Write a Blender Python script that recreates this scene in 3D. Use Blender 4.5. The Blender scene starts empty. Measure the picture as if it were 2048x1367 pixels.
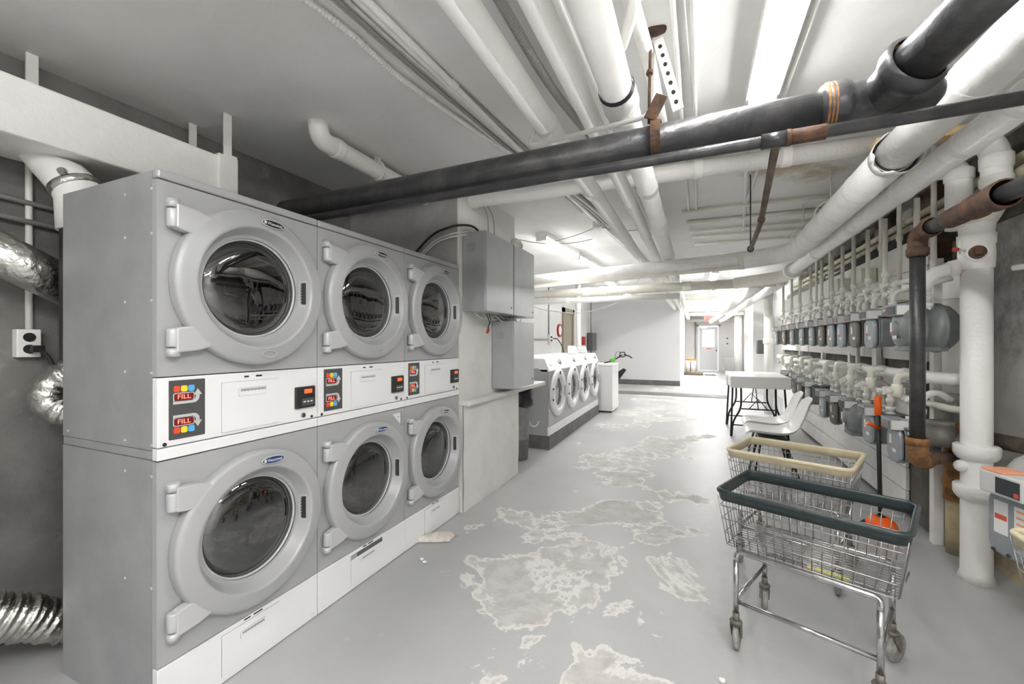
import bpy, bmesh, math, random
from mathutils import Vector, Matrix, Quaternion
random.seed(7)
C = bpy.context.scene.collection
PI = math.pi
V = Vector

# ------------------------------------------------------------------ mesh builder
class MB:
    def __init__(s): s.v = []; s.f = []; s.sm = []
    def add(s, vs, fs, smooth=False):
        o = len(s.v); s.v += [V(p) for p in vs]
        for f in fs: s.f.append([i + o for i in f]); s.sm.append(smooth)
        return s
    def box(s, x0, x1, y0, y1, z0, z1):
        vs = [(x, y, z) for z in (z0, z1) for y in (y0, y1) for x in (x0, x1)]
        return s.add(vs, [(0, 2, 3, 1), (4, 5, 7, 6), (0, 1, 5, 4), (2, 6, 7, 3), (0, 4, 6, 2), (1, 3, 7, 5)])
    def obox(s, c, size, rot=None):
        h = V(size) / 2; R = rot or Matrix.Identity(3)
        vs = [V(c) + R @ V((x * h.x, y * h.y, z * h.z)) for z in (-1, 1) for y in (-1, 1) for x in (-1, 1)]
        return s.add(vs, [(0, 2, 3, 1), (4, 5, 7, 6), (0, 1, 5, 4), (2, 6, 7, 3), (0, 4, 6, 2), (1, 3, 7, 5)])
    def bar(s, a, b, w, h):
        a = V(a); b = V(b); d = b - a
        q = d.to_track_quat('X', 'Z').to_matrix()
        return s.obox((a + b) / 2, (d.length, w, h), q)
    def tube(s, pts, r, n=12, caps=True, closed=False, ex=None):
        pts = [V(p) for p in pts]; m = len(pts)
        rs = r if isinstance(r, (list, tuple)) else [r] * m
        T = []
        for i in range(m):
            a = pts[(i - 1) % m] if (i or closed) else pts[i]
            b = pts[(i + 1) % m] if (i < m - 1 or closed) else pts[i]
            d = (b - a); T.append(d.normalized() if d.length > 1e-9 else V((0, 0, 1)))
        up = V((0, 0, 1)) if abs(T[0].z) < .9 else V((1, 0, 0))
        u = (up - T[0] * up.dot(T[0])).normalized(); vs = []
        for i in range(m):
            u = (u - T[i] * u.dot(T[i])).normalized(); w = T[i].cross(u)
            for k in range(n):
                a = 2 * PI * k / n
                vs.append(pts[i] + (u * math.cos(a) + w * math.sin(a)) * rs[i])
        fs = []
        for i in range(m if closed else m - 1):
            j = (i + 1) % m
            for k in range(n):
                k2 = (k + 1) % n
                fs.append((i * n + k, i * n + k2, j * n + k2, j * n + k))
        s.add(vs, fs, True)
        if caps and not closed:
            o = len(s.v) - m * n
            s.f.append([o + k for k in reversed(range(n))]); s.sm.append(False)
            s.f.append([o + (m - 1) * n + k for k in range(n)]); s.sm.append(False)
        return s
    def cyl(s, a, b, r, r2=None, n=16, caps=True):
        return s.tube([a, b], [r, r if r2 is None else r2], n, caps)
    def lathe(s, prof, o, ax, n=32, sharp=()):
        """prof: (radius, distance along ax)"""
        o = V(o); ax = V(ax).normalized()
        up = V((0, 0, 1)) if abs(ax.z) < .9 else V((1, 0, 0))
        u = (up - ax * up.dot(ax)).normalized(); w = ax.cross(u)
        vs = []
        for (r, h) in prof:
            for k in range(n):
                a = 2 * PI * k / n
                vs.append(o + ax * h + (u * math.cos(a) + w * math.sin(a)) * r)
        fs = []
        for i in range(len(prof) - 1):
            for k in range(n):
                k2 = (k + 1) % n
                fs.append((i * n + k, i * n + k2, (i + 1) * n + k2, (i + 1) * n + k))
        s.add(vs, fs, True)
        oo = len(s.v) - len(prof) * n
        if prof[0][0] > 0 and prof[0] != prof[-1]:
            pass
        return s
    def disc(s, o, ax, r, n=32, sx=1, sz=1):
        o = V(o); ax = V(ax).normalized()
        up = V((0, 0, 1)) if abs(ax.z) < .9 else V((1, 0, 0))
        u = (up - ax * up.dot(ax)).normalized(); w = ax.cross(u)
        vs = [o + (w * math.cos(2 * PI * k / n) * sx + u * math.sin(2 * PI * k / n) * sz) * r for k in range(n)]
        return s.add(vs, [list(range(n))])
    def prism(s, poly, vec, smooth=False):
        poly = [V(p) for p in poly]; n = len(poly); vec = V(vec)
        vs = poly + [p + vec for p in poly]
        s.add(vs, [(i, (i + 1) % n, (i + 1) % n + n, i + n) for i in range(n)], smooth)
        o = len(s.v) - 2 * n
        s.f.append([o + i for i in reversed(range(n))]); s.sm.append(False)
        s.f.append([o + n + i for i in range(n)]); s.sm.append(False)
        return s
    def ball(s, c, r, n=12, sc=(1, 1, 1), nz=0):
        c = V(c); m = n // 2; vs = []
        for i in range(m + 1):
            t = PI * i / m
            for k in range(n):
                a = 2 * PI * k / n
                q = 1 + nz * random.uniform(-1, 1)
                vs.append(c + V((math.sin(t) * math.cos(a) * sc[0], math.sin(t) * math.sin(a) * sc[1], math.cos(t) * sc[2])) * r * q)
        fs = [(i * n + k, (i + 1) * n + k, (i + 1) * n + (k + 1) % n, i * n + (k + 1) % n) for i in range(m) for k in range(n)]
        return s.add(vs, fs, True)
    def grid(s, rows, smooth=True):
        m = len(rows); n = len(rows[0])
        vs = [p for r in rows for p in r]
        return s.add(vs, [(i * n + k, i * n + k + 1, (i + 1) * n + k + 1, (i + 1) * n + k) for i in range(m - 1) for k in range(n - 1)], smooth)
    def build(s, name, m, parent=None, bevel=0, seg=2, solid=0, origin=None):
        me = bpy.data.meshes.new(name)
        vs = s.v; loc = V((0, 0, 0))
        if parent is None:
            lo = [min(p[i] for p in vs) for i in range(3)]; hi = [max(p[i] for p in vs) for i in range(3)]
            loc = V(origin) if origin else V(((lo[0] + hi[0]) / 2, (lo[1] + hi[1]) / 2, lo[2]))
            vs = [p - loc for p in vs]
        me.from_pydata([tuple(p) for p in vs], [], s.f)
        me.polygons.foreach_set('use_smooth', s.sm)
        bm = bmesh.new(); bm.from_mesh(me)
        bmesh.ops.remove_doubles(bm, verts=bm.verts, dist=1e-6)
        bmesh.ops.recalc_face_normals(bm, faces=bm.faces); bm.to_mesh(me); bm.free()
        me.materials.append(m)
        o = bpy.data.objects.new(name, me); C.objects.link(o)
        if parent is not None: o.parent = parent
        else: o.location = loc
        if solid:
            md = o.modifiers.new('solid', 'SOLIDIFY'); md.thickness = solid; md.offset = 0
        if bevel:
            md = o.modifiers.new('bevel', 'BEVEL'); md.width = bevel; md.segments = seg; md.limit_method = 'ANGLE'
            md.angle_limit = math.radians(40)
        return o

def tag(o, label=None, cat=None, group=None, kind=None):
    if label: o['label'] = label
    if cat: o['category'] = cat
    if group: o['group'] = group
    if kind: o['kind'] = kind
    return o
def thing(name, label, cat, loc=(0, 0, 0), rz=0, group=None):
    o = bpy.data.objects.new(name, None); C.objects.link(o); o.empty_display_size = .1
    o.location = loc; o.rotation_euler = (0, 0, rz)
    return tag(o, label, cat, group)
def struct(name, mb, m, **k): return tag(mb.build(name, m, **k), kind='structure')
KIDS = {}
def dup(root, loc, rz, label, group=None):
    """copy of a thing with copies of its parts and sub-parts"""
    r = root.copy(); C.objects.link(r); r.location = loc; r.rotation_euler = (0, 0, rz); r['label'] = label
    if group: r['group'] = group
    for ch in list(root.children):
        c = ch.copy(); C.objects.link(c); c.parent = r
        for g in list(ch.children):
            d = g.copy(); C.objects.link(d); d.parent = c
    return r
def fillet(pts, rad, n=6):
    pts = [V(p) for p in pts]; out = [pts[0]]
    for i in range(1, len(pts) - 1):
        a, b, c = pts[i - 1], pts[i], pts[i + 1]
        d1 = (a - b); d2 = (c - b); L = min(rad, d1.length * .49, d2.length * .49)
        p = b + d1.normalized() * L; q = b + d2.normalized() * L
        for k in range(n + 1):
            t = k / n
            out.append(p * (1 - t) ** 2 + b * 2 * t * (1 - t) + q * t * t)
    out.append(pts[-1]); return out
def sag(a, b, drop, n=10, up=0):
    a = V(a); b = V(b)
    return [a.lerp(b, i / n) + V((0, 0, -drop * 4 * (i / n) * (1 - i / n))) for i in range(n + 1)]
def spline(pts, n=6):
    P = [V(p) for p in pts]; P = [P[0] * 2 - P[1]] + P + [P[-1] * 2 - P[-2]]; out = []
    for i in range(1, len(P) - 2):
        p0, p1, p2, p3 = P[i - 1:i + 3]
        for k in range(n):
            t = k / n
            out.append(.5 * ((2 * p1) + (p2 - p0) * t + (2 * p0 - 5 * p1 + 4 * p2 - p3) * t * t + (3 * p1 - p0 - 3 * p2 + p3) * t ** 3))
    out.append(P[-2]); return out

# ------------------------------------------------------------------ materials
M = {}
def mat(name, col, rough=.5, metal=0, ns=0, na=0, col2=None, bump=0, bs=60, lo=.4, hi=.6, ior=1.5, detail=6, coat=0):
    """principled paint: colour mixed with col2 by a noise, and a fine noise bump"""
    m = bpy.data.materials.new(name); m.use_nodes = True; nt = m.node_tree; N = nt.nodes; L = nt.links
    b = N['Principled BSDF']; b.inputs['Base Color'].default_value = (*col, 1)
    b.inputs['Roughness'].default_value = rough; b.inputs['Metallic'].default_value = metal
    b.inputs['IOR'].default_value = ior; b.inputs['Coat Weight'].default_value = coat
    if ns or bump:
        g = N.new('ShaderNodeNewGeometry')
    if ns:
        t = N.new('ShaderNodeTexNoise'); t.inputs['Scale'].default_value = ns; t.inputs['Detail'].default_value = detail
        t.inputs['Roughness'].default_value = .65
        L.new(g.outputs['Position'], t.inputs['Vector'])
        r = N.new('ShaderNodeMapRange'); r.inputs['From Min'].default_value = lo; r.inputs['From Max'].default_value = hi
        r.inputs['To Max'].default_value = na; L.new(t.outputs['Fac'], r.inputs['Value'])
        x = N.new('ShaderNodeMix'); x.data_type = 'RGBA'
        x.inputs['A'].default_value = (*col, 1); x.inputs['B'].default_value = (*(col2 or [c * .5 for c in col]), 1)
        L.new(r.outputs['Result'], x.inputs['Factor']); L.new(x.outputs['Result'], b.inputs['Base Color'])
    if bump:
        t2 = N.new('ShaderNodeTexNoise'); t2.inputs['Scale'].default_value = bs; t2.inputs['Detail'].default_value = 5
        L.new(g.outputs['Position'], t2.inputs['Vector'])
        bp = N.new('ShaderNodeBump'); bp.inputs['Strength'].default_value = bump; bp.inputs['Distance'].default_value = .01
        L.new(t2.outputs['Fac'], bp.inputs['Height']); L.new(bp.outputs['Normal'], b.inputs['Normal'])
    M[name] = m; return m
def emit(name, col, st):
    m = bpy.data.materials.new(name); m.use_nodes = True; b = m.node_tree.nodes['Principled BSDF']
    b.inputs['Base Color'].default_value = (*col, 1); b.inputs['Emission Color'].default_value = (*col, 1)
    b.inputs['Emission Strength'].default_value = st; M[name] = m; return m
def glass(name, tint, ior):
    m = bpy.data.materials.new(name); m.use_nodes = True; nt = m.node_tree; N = nt.nodes; L = nt.links
    N.remove(N['Principled BSDF']); out = N['Material Output']
    t = N.new('ShaderNodeBsdfTransparent'); t.inputs['Color'].default_value = (*tint, 1)
    g = N.new('ShaderNodeBsdfGlossy'); g.inputs['Roughness'].default_value = .03
    f = N.new('ShaderNodeFresnel'); f.inputs['IOR'].default_value = ior
    x = N.new('ShaderNodeMixShader'); L.new(f.outputs[0], x.inputs[0]); L.new(t.outputs[0], x.inputs[1]); L.new(g.outputs[0], x.inputs[2])
    L.new(x.outputs[0], out.inputs['Surface']); M[name] = m; return m

mat('white_paint', (.86, .855, .835), .45, ns=3, na=.25, col2=(.68, .66, .62), bump=.25, bs=45)
mat('cream_paint', (.83, .81, .745), .5, ns=4, na=.45, col2=(.62, .57, .46), bump=.3, bs=40)
mat('wrap_white', (.88, .875, .86), .6, ns=5, na=.3, col2=(.62, .6, .57), bump=.5, bs=25)
mat('box_white', (.83, .83, .83), .3)
mat('console_white', (.80, .80, .81), .3)
mat('dryer_grey', (.415, .42, .43), .36, metal=.1, ns=180, na=.12, col2=(.36, .365, .375), detail=2)
mat('door_grey', (.405, .41, .42), .38, metal=.12)
mat('hinge_grey', (.52, .525, .535), .36, metal=.15)
mat('side_steel', (.42, .43, .445), .42, metal=.25, ns=2.2, na=.5, col2=(.29, .295, .305))
mat('drum_steel', (.16, .16, .155), .45, metal=.3, ns=9, na=.6, col2=(.08, .078, .072))
mat('dark_gap', (.02, .02, .02), .6)
mat('black_plastic', (.022, .022, .024), .4)
mat('keypad_grey', (.075, .075, .078), .45)
mat('chrome', (.55, .55, .56), .18, metal=1, ns=25, na=.5, col2=(.3, .29, .28))
mat('wire_chrome', (.46, .455, .45), .3, metal=1, ns=20, na=.5, col2=(.25, .23, .21))
mat('foil', (.62, .61, .58), .3, metal=1, bump=.8, bs=35)
mat('box_steel', (.47, .485, .495), .33, metal=.45, ns=3, na=.35, col2=(.36, .375, .38))
mat('iron', (.05, .05, .054), .36, metal=.3, ns=9, na=.5, col2=(.16, .155, .15), bump=.35, bs=30, lo=.45, hi=.75)
mat('rust', (.13, .062, .032), .75, ns=16, na=.9, col2=(.045, .032, .027), bump=.6, bs=40)
mat('rust_orange', (.36, .17, .045), .75, ns=12, na=.9, col2=(.12, .06, .03), bump=.6, bs=40)
mat('old_brown', (.16, .125, .09), .8, ns=7, na=.8, col2=(.07, .05, .035), bump=.4)
mat('bare_wood', (.62, .43, .20), .6, ns=9, na=.6, col2=(.45, .26, .1))
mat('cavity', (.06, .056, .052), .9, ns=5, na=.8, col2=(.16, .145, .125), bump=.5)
mat('yellow_wood', (.50, .46, .32), .7, ns=6, na=.8, col2=(.22, .2, .15))
mat('meter_grey', (.235, .255, .258), .42, metal=.2, ns=12, na=.4, col2=(.15, .165, .165), bump=.12)
mat('meter_blue', (.33, .365, .39), .42, metal=.2, ns=12, na=.35, col2=(.23, .255, .275), bump=.12)
mat('meter_brown', (.20, .195, .175), .5, metal=.2, ns=9, na=.5, col2=(.12, .11, .095), bump=.12)
mat('index_dark', (.045, .05, .055), .2)
mat('label_white', (.80, .80, .79), .5)
mat('label_red', (.62, .10, .06), .5)
mat('label_orange', (.85, .38, .22), .5)
mat('orange_plastic', (.90, .13, .012), .4)
mat('green_rim', (.018, .030, .033), .35, ns=30, na=.4, col2=(.05, .065, .065))
mat('cream_rim', (.66, .58, .40), .45, ns=12, na=.4, col2=(.5, .43, .29))
mat('rubber_grey', (.34, .335, .32), .7, ns=30, na=.6, col2=(.16, .14, .12))
mat('caster_iron', (.16, .145, .125), .55, metal=.5, ns=30, na=.7, col2=(.30, .28, .25))
mat('yellow_tape', (.75, .72, .12), .5)
mat('shell_white', (.86, .86, .84), .25)
mat('black_paint', (.012, .012, .013), .35)
mat('cable_black', (.02, .02, .02), .5)
mat('cable_white', (.72, .71, .68), .5)
mat('cable_grey', (.33, .325, .31), .55, bump=.3)
mat('plinth_grey', (.11, .105, .10), .6, ns=6, na=.6, col2=(.20, .19, .18))
mat('bag_black', (.015, .015, .017), .28)
mat('bin_grey', (.25, .25, .255), .55, ns=8, na=.6, col2=(.14, .14, .14))
mat('panel_grey', (.10, .105, .11), .45)
mat('cloth_white', (.78, .77, .74), .9)
mat('cloth_blue', (.35, .5, .68), .9)
mat('leaf_green', (.12, .55, .05), .4)
mat('red_paint', (.42, .03, .03), .45)
mat('btn_red', (.75, .08, .03), .4); mat('btn_yellow', (.85, .65, .04), .4); mat('btn_blue', (.10, .45, .78), .4)
mat('badge_blue', (.02, .05, .17), .3); mat('badge_black', (.02, .02, .022), .3); mat('badge_silver', (.75, .75, .76), .3, metal=.4)
mat('grille_grey', (.62, .62, .61), .5)
mat('boards', (.86, .855, .84), .5, ns=6, na=.3, col2=(.66, .64, .6), bump=.2)
mat('stone_tan', (.48, .40, .24), .9, ns=7, na=.8, col2=(.30, .27, .21), bump=.8, bs=18)
mat('paper', (.75, .73, .68), .8, ns=20, na=.6, col2=(.5, .43, .33))
mat('partition_paint', (.70, .70, .71), .55, bump=.05)
mat('door_paint', (.64, .65, .66), .5)
mat('brown_frame', (.30, .265, .20), .6)
mat('sky_pane', (.6, .68, .76), .1)
emit('led_red', (1, .22, .16), .16); emit('led_dim', (.14, .002, .002), .03); emit('led_orange', (1, .10, .02), .12)
emit('tube_light', (1, .985, .96), 9.5); emit('tube_dim', (1, .985, .96), 6.5)  # emitters of the added fill lamps around the camera
for k, s in ((4, 4.3), (5, 5), (7, 9.5), (9, 10), (24, 22)): emit('tube_%d' % k, (1, .99, .97), s); emit('exit_red', (1, .16, .14), .1); emit('window_day', (.82, .90, 1), .06)
glass('door_glass', (.55, .55, .53), 2.7)

def base_nodes(name):
    m = bpy.data.materials.new(name); m.use_nodes = True; nt = m.node_tree; M[name] = m
    return m, nt.nodes, nt.links, nt.nodes['Principled BSDF']
def nmath(N, L, op, a, b=None, clamp=False):
    n = N.new('ShaderNodeMath'); n.operation = op; n.use_clamp = clamp
    for i, x in enumerate((a, b)):
        if x is None: continue
        if isinstance(x, (int, float)): n.inputs[i].default_value = x
        else: L.new(x, n.inputs[i])
    return n.outputs[0]
def noise(N, L, vec, sc, det=6, rough=.6, dist=0):
    t = N.new('ShaderNodeTexNoise'); t.inputs['Scale'].default_value = sc; t.inputs['Detail'].default_value = det
    t.inputs['Roughness'].default_value = rough; t.inputs['Distortion'].default_value = dist; L.new(vec, t.inputs['Vector']); return t.outputs['Fac']
def ramp(N, L, val, a, b, ta=0, tb=1):
    r = N.new('ShaderNodeMapRange'); r.interpolation_type = 'SMOOTHSTEP'
    for k, x in (('From Min', a), ('From Max', b), ('To Min', ta), ('To Max', tb)): r.inputs[k].default_value = x
    L.new(val, r.inputs['Value']); return r.outputs['Result']
def mixc(N, L, f, a, b):
    x = N.new('ShaderNodeMix'); x.data_type = 'RGBA'
    for k, c in (('A', a), ('B', b)):
        if isinstance(c, tuple): x.inputs[k].default_value = (*c, 1)
        else: L.new(c, x.inputs[k])
    if isinstance(f, (int, float)): x.inputs['Factor'].default_value = f
    else: L.new(f, x.inputs['Factor'])
    return x.outputs['Result']
def bumpn(N, L, h, st, dist, b):
    p = N.new('ShaderNodeBump'); p.inputs['Strength'].default_value = st; p.inputs['Distance'].default_value = dist
    L.new(h, p.inputs['Height']); L.new(p.outputs['Normal'], b.inputs['Normal'])

# painted concrete floor with worn, peeled patches down the walkway
m, N, L, b = base_nodes('floor_paint')
g = N.new('ShaderNodeNewGeometry'); pos = g.outputs['Position']
sx = N.new('ShaderNodeSeparateXYZ'); L.new(pos, sx.inputs[0])
base = noise(N, L, pos, 1.15, 10, .62, .35)
dx = nmath(N, L, 'ABSOLUTE', nmath(N, L, 'ADD', sx.outputs[0], .62))
path = ramp(N, L, dx, .25, 1.35, .035, -.16)
h = nmath(N, L, 'ADD', base, path)
patch = ramp(N, L, h, .545, .56)
rim = nmath(N, L, 'MULTIPLY', ramp(N, L, h, .535, .548), ramp(N, L, h, .552, .575, 1, 0))
sp = noise(N, L, pos, 9, 8, .7); cl = noise(N, L, pos, .7, 5, .6)
paint = mixc(N, L, ramp(N, L, cl, .3, .7), (.37, .375, .38), (.44, .445, .445))
paint = mixc(N, L, ramp(N, L, sp, .62, .72), paint, (.50, .495, .48))
bare = mixc(N, L, ramp(N, L, sp, .35, .65), (.54, .53, .51), (.42, .415, .40))
c = mixc(N, L, patch, paint, bare); c = mixc(N, L, rim, c, (.66, .65, .62))
L.new(c, b.inputs['Base Color']); L.new(ramp(N, L, patch, 0, 1, .42, .75), b.inputs['Roughness'])
bumpn(N, L, nmath(N, L, 'SUBTRACT', sp, nmath(N, L, 'MULTIPLY', patch, .6)), .25, .01, b)

# painted ceiling with a few rusty water stains
m, N, L, b = base_nodes('ceiling_paint')
g = N.new('ShaderNodeNewGeometry'); pos = g.outputs['Position']
n1 = noise(N, L, pos, 1.4, 6); n2 = noise(N, L, pos, 7, 8, .7)
c = mixc(N, L, ramp(N, L, n1, .35, .65), (.84, .84, .835), (.78, .78, .77))
for (x, y, r) in ((.62, 3.7, .30), (.1, 3.35, .16), (.9, 4.0, .2)):
    vm = N.new('ShaderNodeVectorMath'); vm.operation = 'DISTANCE'; L.new(pos, vm.inputs[0]); vm.inputs[1].default_value = (x, y, 2.7)
    d = nmath(N, L, 'ADD', vm.outputs['Value'], nmath(N, L, 'MULTIPLY', n2, .5))
    c = mixc(N, L, ramp(N, L, d, r + .05, r + .32, .75, 0), c, (.42, .31, .17))
L.new(c, b.inputs['Base Color']); b.inputs['Roughness'].default_value = .8
bumpn(N, L, noise(N, L, pos, 30, 6, .7), .25, .008, b)

def plaster(name, c1, c2, sc, dirt, dcol, bump=.4):
    m, N, L, b = base_nodes(name)
    g = N.new('ShaderNodeNewGeometry'); pos = g.outputs['Position']
    n1 = noise(N, L, pos, sc, 8, .65, .3); n2 = noise(N, L, pos, sc * 4, 8, .7)
    c = mixc(N, L, ramp(N, L, n1, .35, .65), c1, c2)
    c = mixc(N, L, ramp(N, L, n2, .58, .75, 0, dirt), c, dcol)
    L.new(c, b.inputs['Base Color']); b.inputs['Roughness'].default_value = .85
    bumpn(N, L, n2, bump, .02, b)
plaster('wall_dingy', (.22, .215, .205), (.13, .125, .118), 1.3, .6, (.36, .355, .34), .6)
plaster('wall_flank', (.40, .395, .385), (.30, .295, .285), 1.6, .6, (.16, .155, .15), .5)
plaster('wall_white', (.76, .755, .73), (.67, .665, .645), 1.5, .4, (.45, .43, .40), .4)
plaster('wall_far', (.73, .73, .725), (.66, .66, .65), .8, .3, (.5, .49, .46), .2)
# right-hand concrete: bare grey above, flaking white paint below a ragged line
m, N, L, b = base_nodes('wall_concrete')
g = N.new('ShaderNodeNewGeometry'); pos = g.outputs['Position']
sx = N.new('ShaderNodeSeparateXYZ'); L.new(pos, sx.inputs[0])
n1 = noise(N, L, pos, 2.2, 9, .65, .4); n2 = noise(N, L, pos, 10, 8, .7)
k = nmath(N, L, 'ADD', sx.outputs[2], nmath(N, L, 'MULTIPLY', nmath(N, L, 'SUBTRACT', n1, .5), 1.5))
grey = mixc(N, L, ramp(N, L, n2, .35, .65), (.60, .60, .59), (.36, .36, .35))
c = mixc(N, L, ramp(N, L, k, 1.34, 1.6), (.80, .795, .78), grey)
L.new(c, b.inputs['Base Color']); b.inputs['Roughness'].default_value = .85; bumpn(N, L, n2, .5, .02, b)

def text(name, s, size, m, parent, loc, rot=(PI / 2, 0, 0), ext=.0006, align='CENTER', sx=1.0):
    cu = bpy.data.curves.new(name, 'FONT'); cu.body = s; cu.size = size; cu.extrude = ext
    cu.align_x = align; cu.align_y = 'CENTER'
    tmp = bpy.data.objects.new(name, cu); C.objects.link(tmp)
    dg = bpy.context.evaluated_depsgraph_get()
    me = bpy.data.meshes.new_from_object(tmp.evaluated_get(dg)); bpy.data.objects.remove(tmp)
    R = Matrix.Translation(V(loc)) @ (Matrix.Rotation(rot[2], 4, 'Z') @ Matrix.Rotation(rot[1], 4, 'Y') @ Matrix.Rotation(rot[0], 4, 'X')) @ Matrix.Diagonal((sx, 1, 1, 1))
    me.transform(R); me.materials.clear(); me.materials.append(m)
    o = bpy.data.objects.new(name, me); C.objects.link(o); o.parent = parent; return o

# ================================================================== ROOM
CEIL = 2.70
struct('floor', MB().box(-4.2, 3.2, -3.2, 24, -.15, 0), M['floor_paint'])
struct('ceiling', MB().box(-4.2, 3.2, -3.2, 24, CEIL, CEIL + .15), M['ceiling_paint'])
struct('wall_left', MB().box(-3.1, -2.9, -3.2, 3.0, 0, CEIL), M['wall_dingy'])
struct('wall_back', MB().box(-4.2, 3.2, -3.3, -3.1, 0, CEIL), M['wall_white'])
# the masonry pier beside the dryers: dingy flank, white face and a thicker lower half
struct('wall_pier', MB().box(-3.4, -1.76, 2.998, 4.16, .86, CEIL), M['wall_white'])
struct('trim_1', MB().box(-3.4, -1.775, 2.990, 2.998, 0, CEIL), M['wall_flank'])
pl = MB(); rows = []
for i in range(25):
    y = 3.0 + 1.15 * i / 24
    rows.append([V((-1.715 + random.uniform(-.006, .006), y, z)) for z in (0, .06, .2, .4, .6, .8, .86)])
pl.grid(rows); pl.box(-3.4, -1.73, 3.0, 4.148, 0, .86)
struct('wall_pier_base', pl, M['wall_white'])
struct('wall_left_far', MB().box(-3.45, -3.25, 4.16, 14.5, 0, CEIL), M['wall_far'])
struct('wall_partition', MB().box(-3.4, -.43, 14.3, 14.45, .16, CEIL), M['partition_paint'])
struct('baseboard_partition', MB().box(-3.4, -.432, 14.29, 14.44, 0, .16), M['plinth_grey'])
struct('wall_corridor', MB().box(-.6, -.43, 14.452, 22.7, 0, CEIL), M['wall_far'])
# end wall is built around the exit door
ew = MB(); ew.box(-.6, .16, 22.5, 22.7, 0, CEIL); ew.box(1.03, 3.2, 22.5, 22.7, 0, CEIL); ew.box(.16, 1.03, 22.5, 22.7, 2.15, CEIL)
struct('wall_end', ew, M['wall_far'])
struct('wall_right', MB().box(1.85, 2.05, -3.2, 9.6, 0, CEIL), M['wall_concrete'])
struct('wall_right_far', MB().box(1.95, 2.15, 9.6, 22.6, 0, CEIL), M['wall_far'])
struct('trim_2', MB().box(1.45, 1.95, 13.2, 13.4, 0, CEIL), M['wall_far'])
# horizontal boarding behind the meters, each board a little out of line
def boards(name, y0, y1, z0, z1, hgt, x=1.52):
    mb = MB(); z = z0
    while z < z1 - .02:
        zz = min(z + hgt, z1); y = y0
        while y < y1:
            ye = min(y + random.uniform(.9, 2.2), y1); o = random.uniform(-.006, .006)
            mb.box(x + o, x + .022 + o, y, ye - .006, z, zz - .007); y = ye
        z = zz
    struct(name, mb, M['boards'])
boards('wall_boards_upper', 3.95, 9.4, 1.24, 2.16, .23)
boards('wall_boards_lower', 4.28, 9.4, .04, 1.12, .18)
struct('trim_3', MB().box(1.545, 1.57, 3.95, 9.4, .02, 2.14), M['cavity'])
for i, y in enumerate((4.02, 4.75, 5.55, 6.6, 7.9, 9.35)):
    struct('trim_%d' % (4 + i), MB().box(1.505, 1.57, y, y + .07, 1.10, 1.26), M['boards'])
cb = MB(); rows = []
for i in range(22):
    y = 1.6 + 2.5 * i / 21
    rows.append([V((1.85, y, .26 + random.uniform(-.03, .02))), V((1.80 + random.uniform(-.02, .02), y, .24)), V((1.74 + random.uniform(-.03, .02), y, .09)), V((1.70 + random.uniform(-.02, .02), y, -.01))])
struct('trim_13', MB().box(1.835, 1.852, .5, 9.5, 2.17, CEIL - .001), M['cavity'])  # dark strip painted to stand for shade in the gap above the boards
struct('trim_10', cb.grid(rows), M['stone_tan'])
# thin darker strip across the floor before the partition
struct('trim_11', MB().box(-3.2, .75, 11.6, 12.2, 0, .012), M['plinth_grey'])

# ------------------------------------------------------------------ exit door
d = MB(); d.box(.19, 1.0, 22.49, 22.53, .03, 1.15); d.box(.19, 1.0, 22.49, 22.53, 1.98, 2.1)
d.box(.19, .32, 22.49, 22.53, 1.15, 1.98); d.box(.86, 1.0, 22.49, 22.53, 1.15, 1.98)
door = struct('door_1', d, M['door_paint'], bevel=.004, origin=(.595, 22.5, 0))
door['label'] = 'grey exit door with a half-glazed window at the far end'; door['category'] = 'door'
def kid(name, mb, m, par, o=(0, 0, 0), **k):
    mb.v = [p - V(o) for p in mb.v]; return mb.build(name, m, par, **k)
DO = (.595, 22.5, 0)
kid('window_pane', MB().box(.32, .86, 22.508, 22.516, 1.15, 1.98), M['window_day'], door, DO)
mt = MB()
for x in (.46, .60, .73): mt.box(x - .008, x + .008, 22.496, 22.506, 1.15, 1.98)
for z in (1.42, 1.58): mt.box(.32, .86, 22.496, 22.506, z - .01, z + .01)
kid('window_bars', mt, M['door_paint'], door, DO)
kid('door_sticker', MB().box(.50, .72, 22.484, 22.489, 1.04, 1.08), M['label_red'], door, DO)
kid('door_knob', MB().ball((.93, 22.46, .98), .045).cyl((.93, 22.46, 1.12), (.93, 22.49, 1.12), .035), M['chrome'], door, DO)
kid('door_closer', MB().box(.25, .55, 22.43, 22.488, 2.02, 2.08), M['chrome'], door, DO)
fr = MB(); fr.box(.08, .17, 22.46, 22.51, 0, 2.22); fr.box(1.02, 1.11, 22.46, 22.51, 0, 2.22); fr.box(.08, 1.11, 22.46, 22.51, 2.14, 2.24)
struct('trim_12', fr, M['partition_paint'])
h = struct('door_2', MB().box(1.28, 1.72, 22.44, 22.5, .02, .62), M['partition_paint'], bevel=.01)
tag(h, 'small white access hatch low on the end wall', 'hatch')
ex = thing('exit_sign', 'red EXIT sign hanging above the far door', 'sign', (.58, 21.2, 2.36))
MB().box(-.2, .2, -.03, .03, 0, .25).build('sign_box', M['exit_red'], ex, bevel=.01)
text('exit_letters', 'EXIT', .20, M['label_white'], ex, (0, -.032, .125))
MB().cyl((0, 0, .25), (0, 0, .34), .015).build('stem', M['white_paint'], ex)
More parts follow.
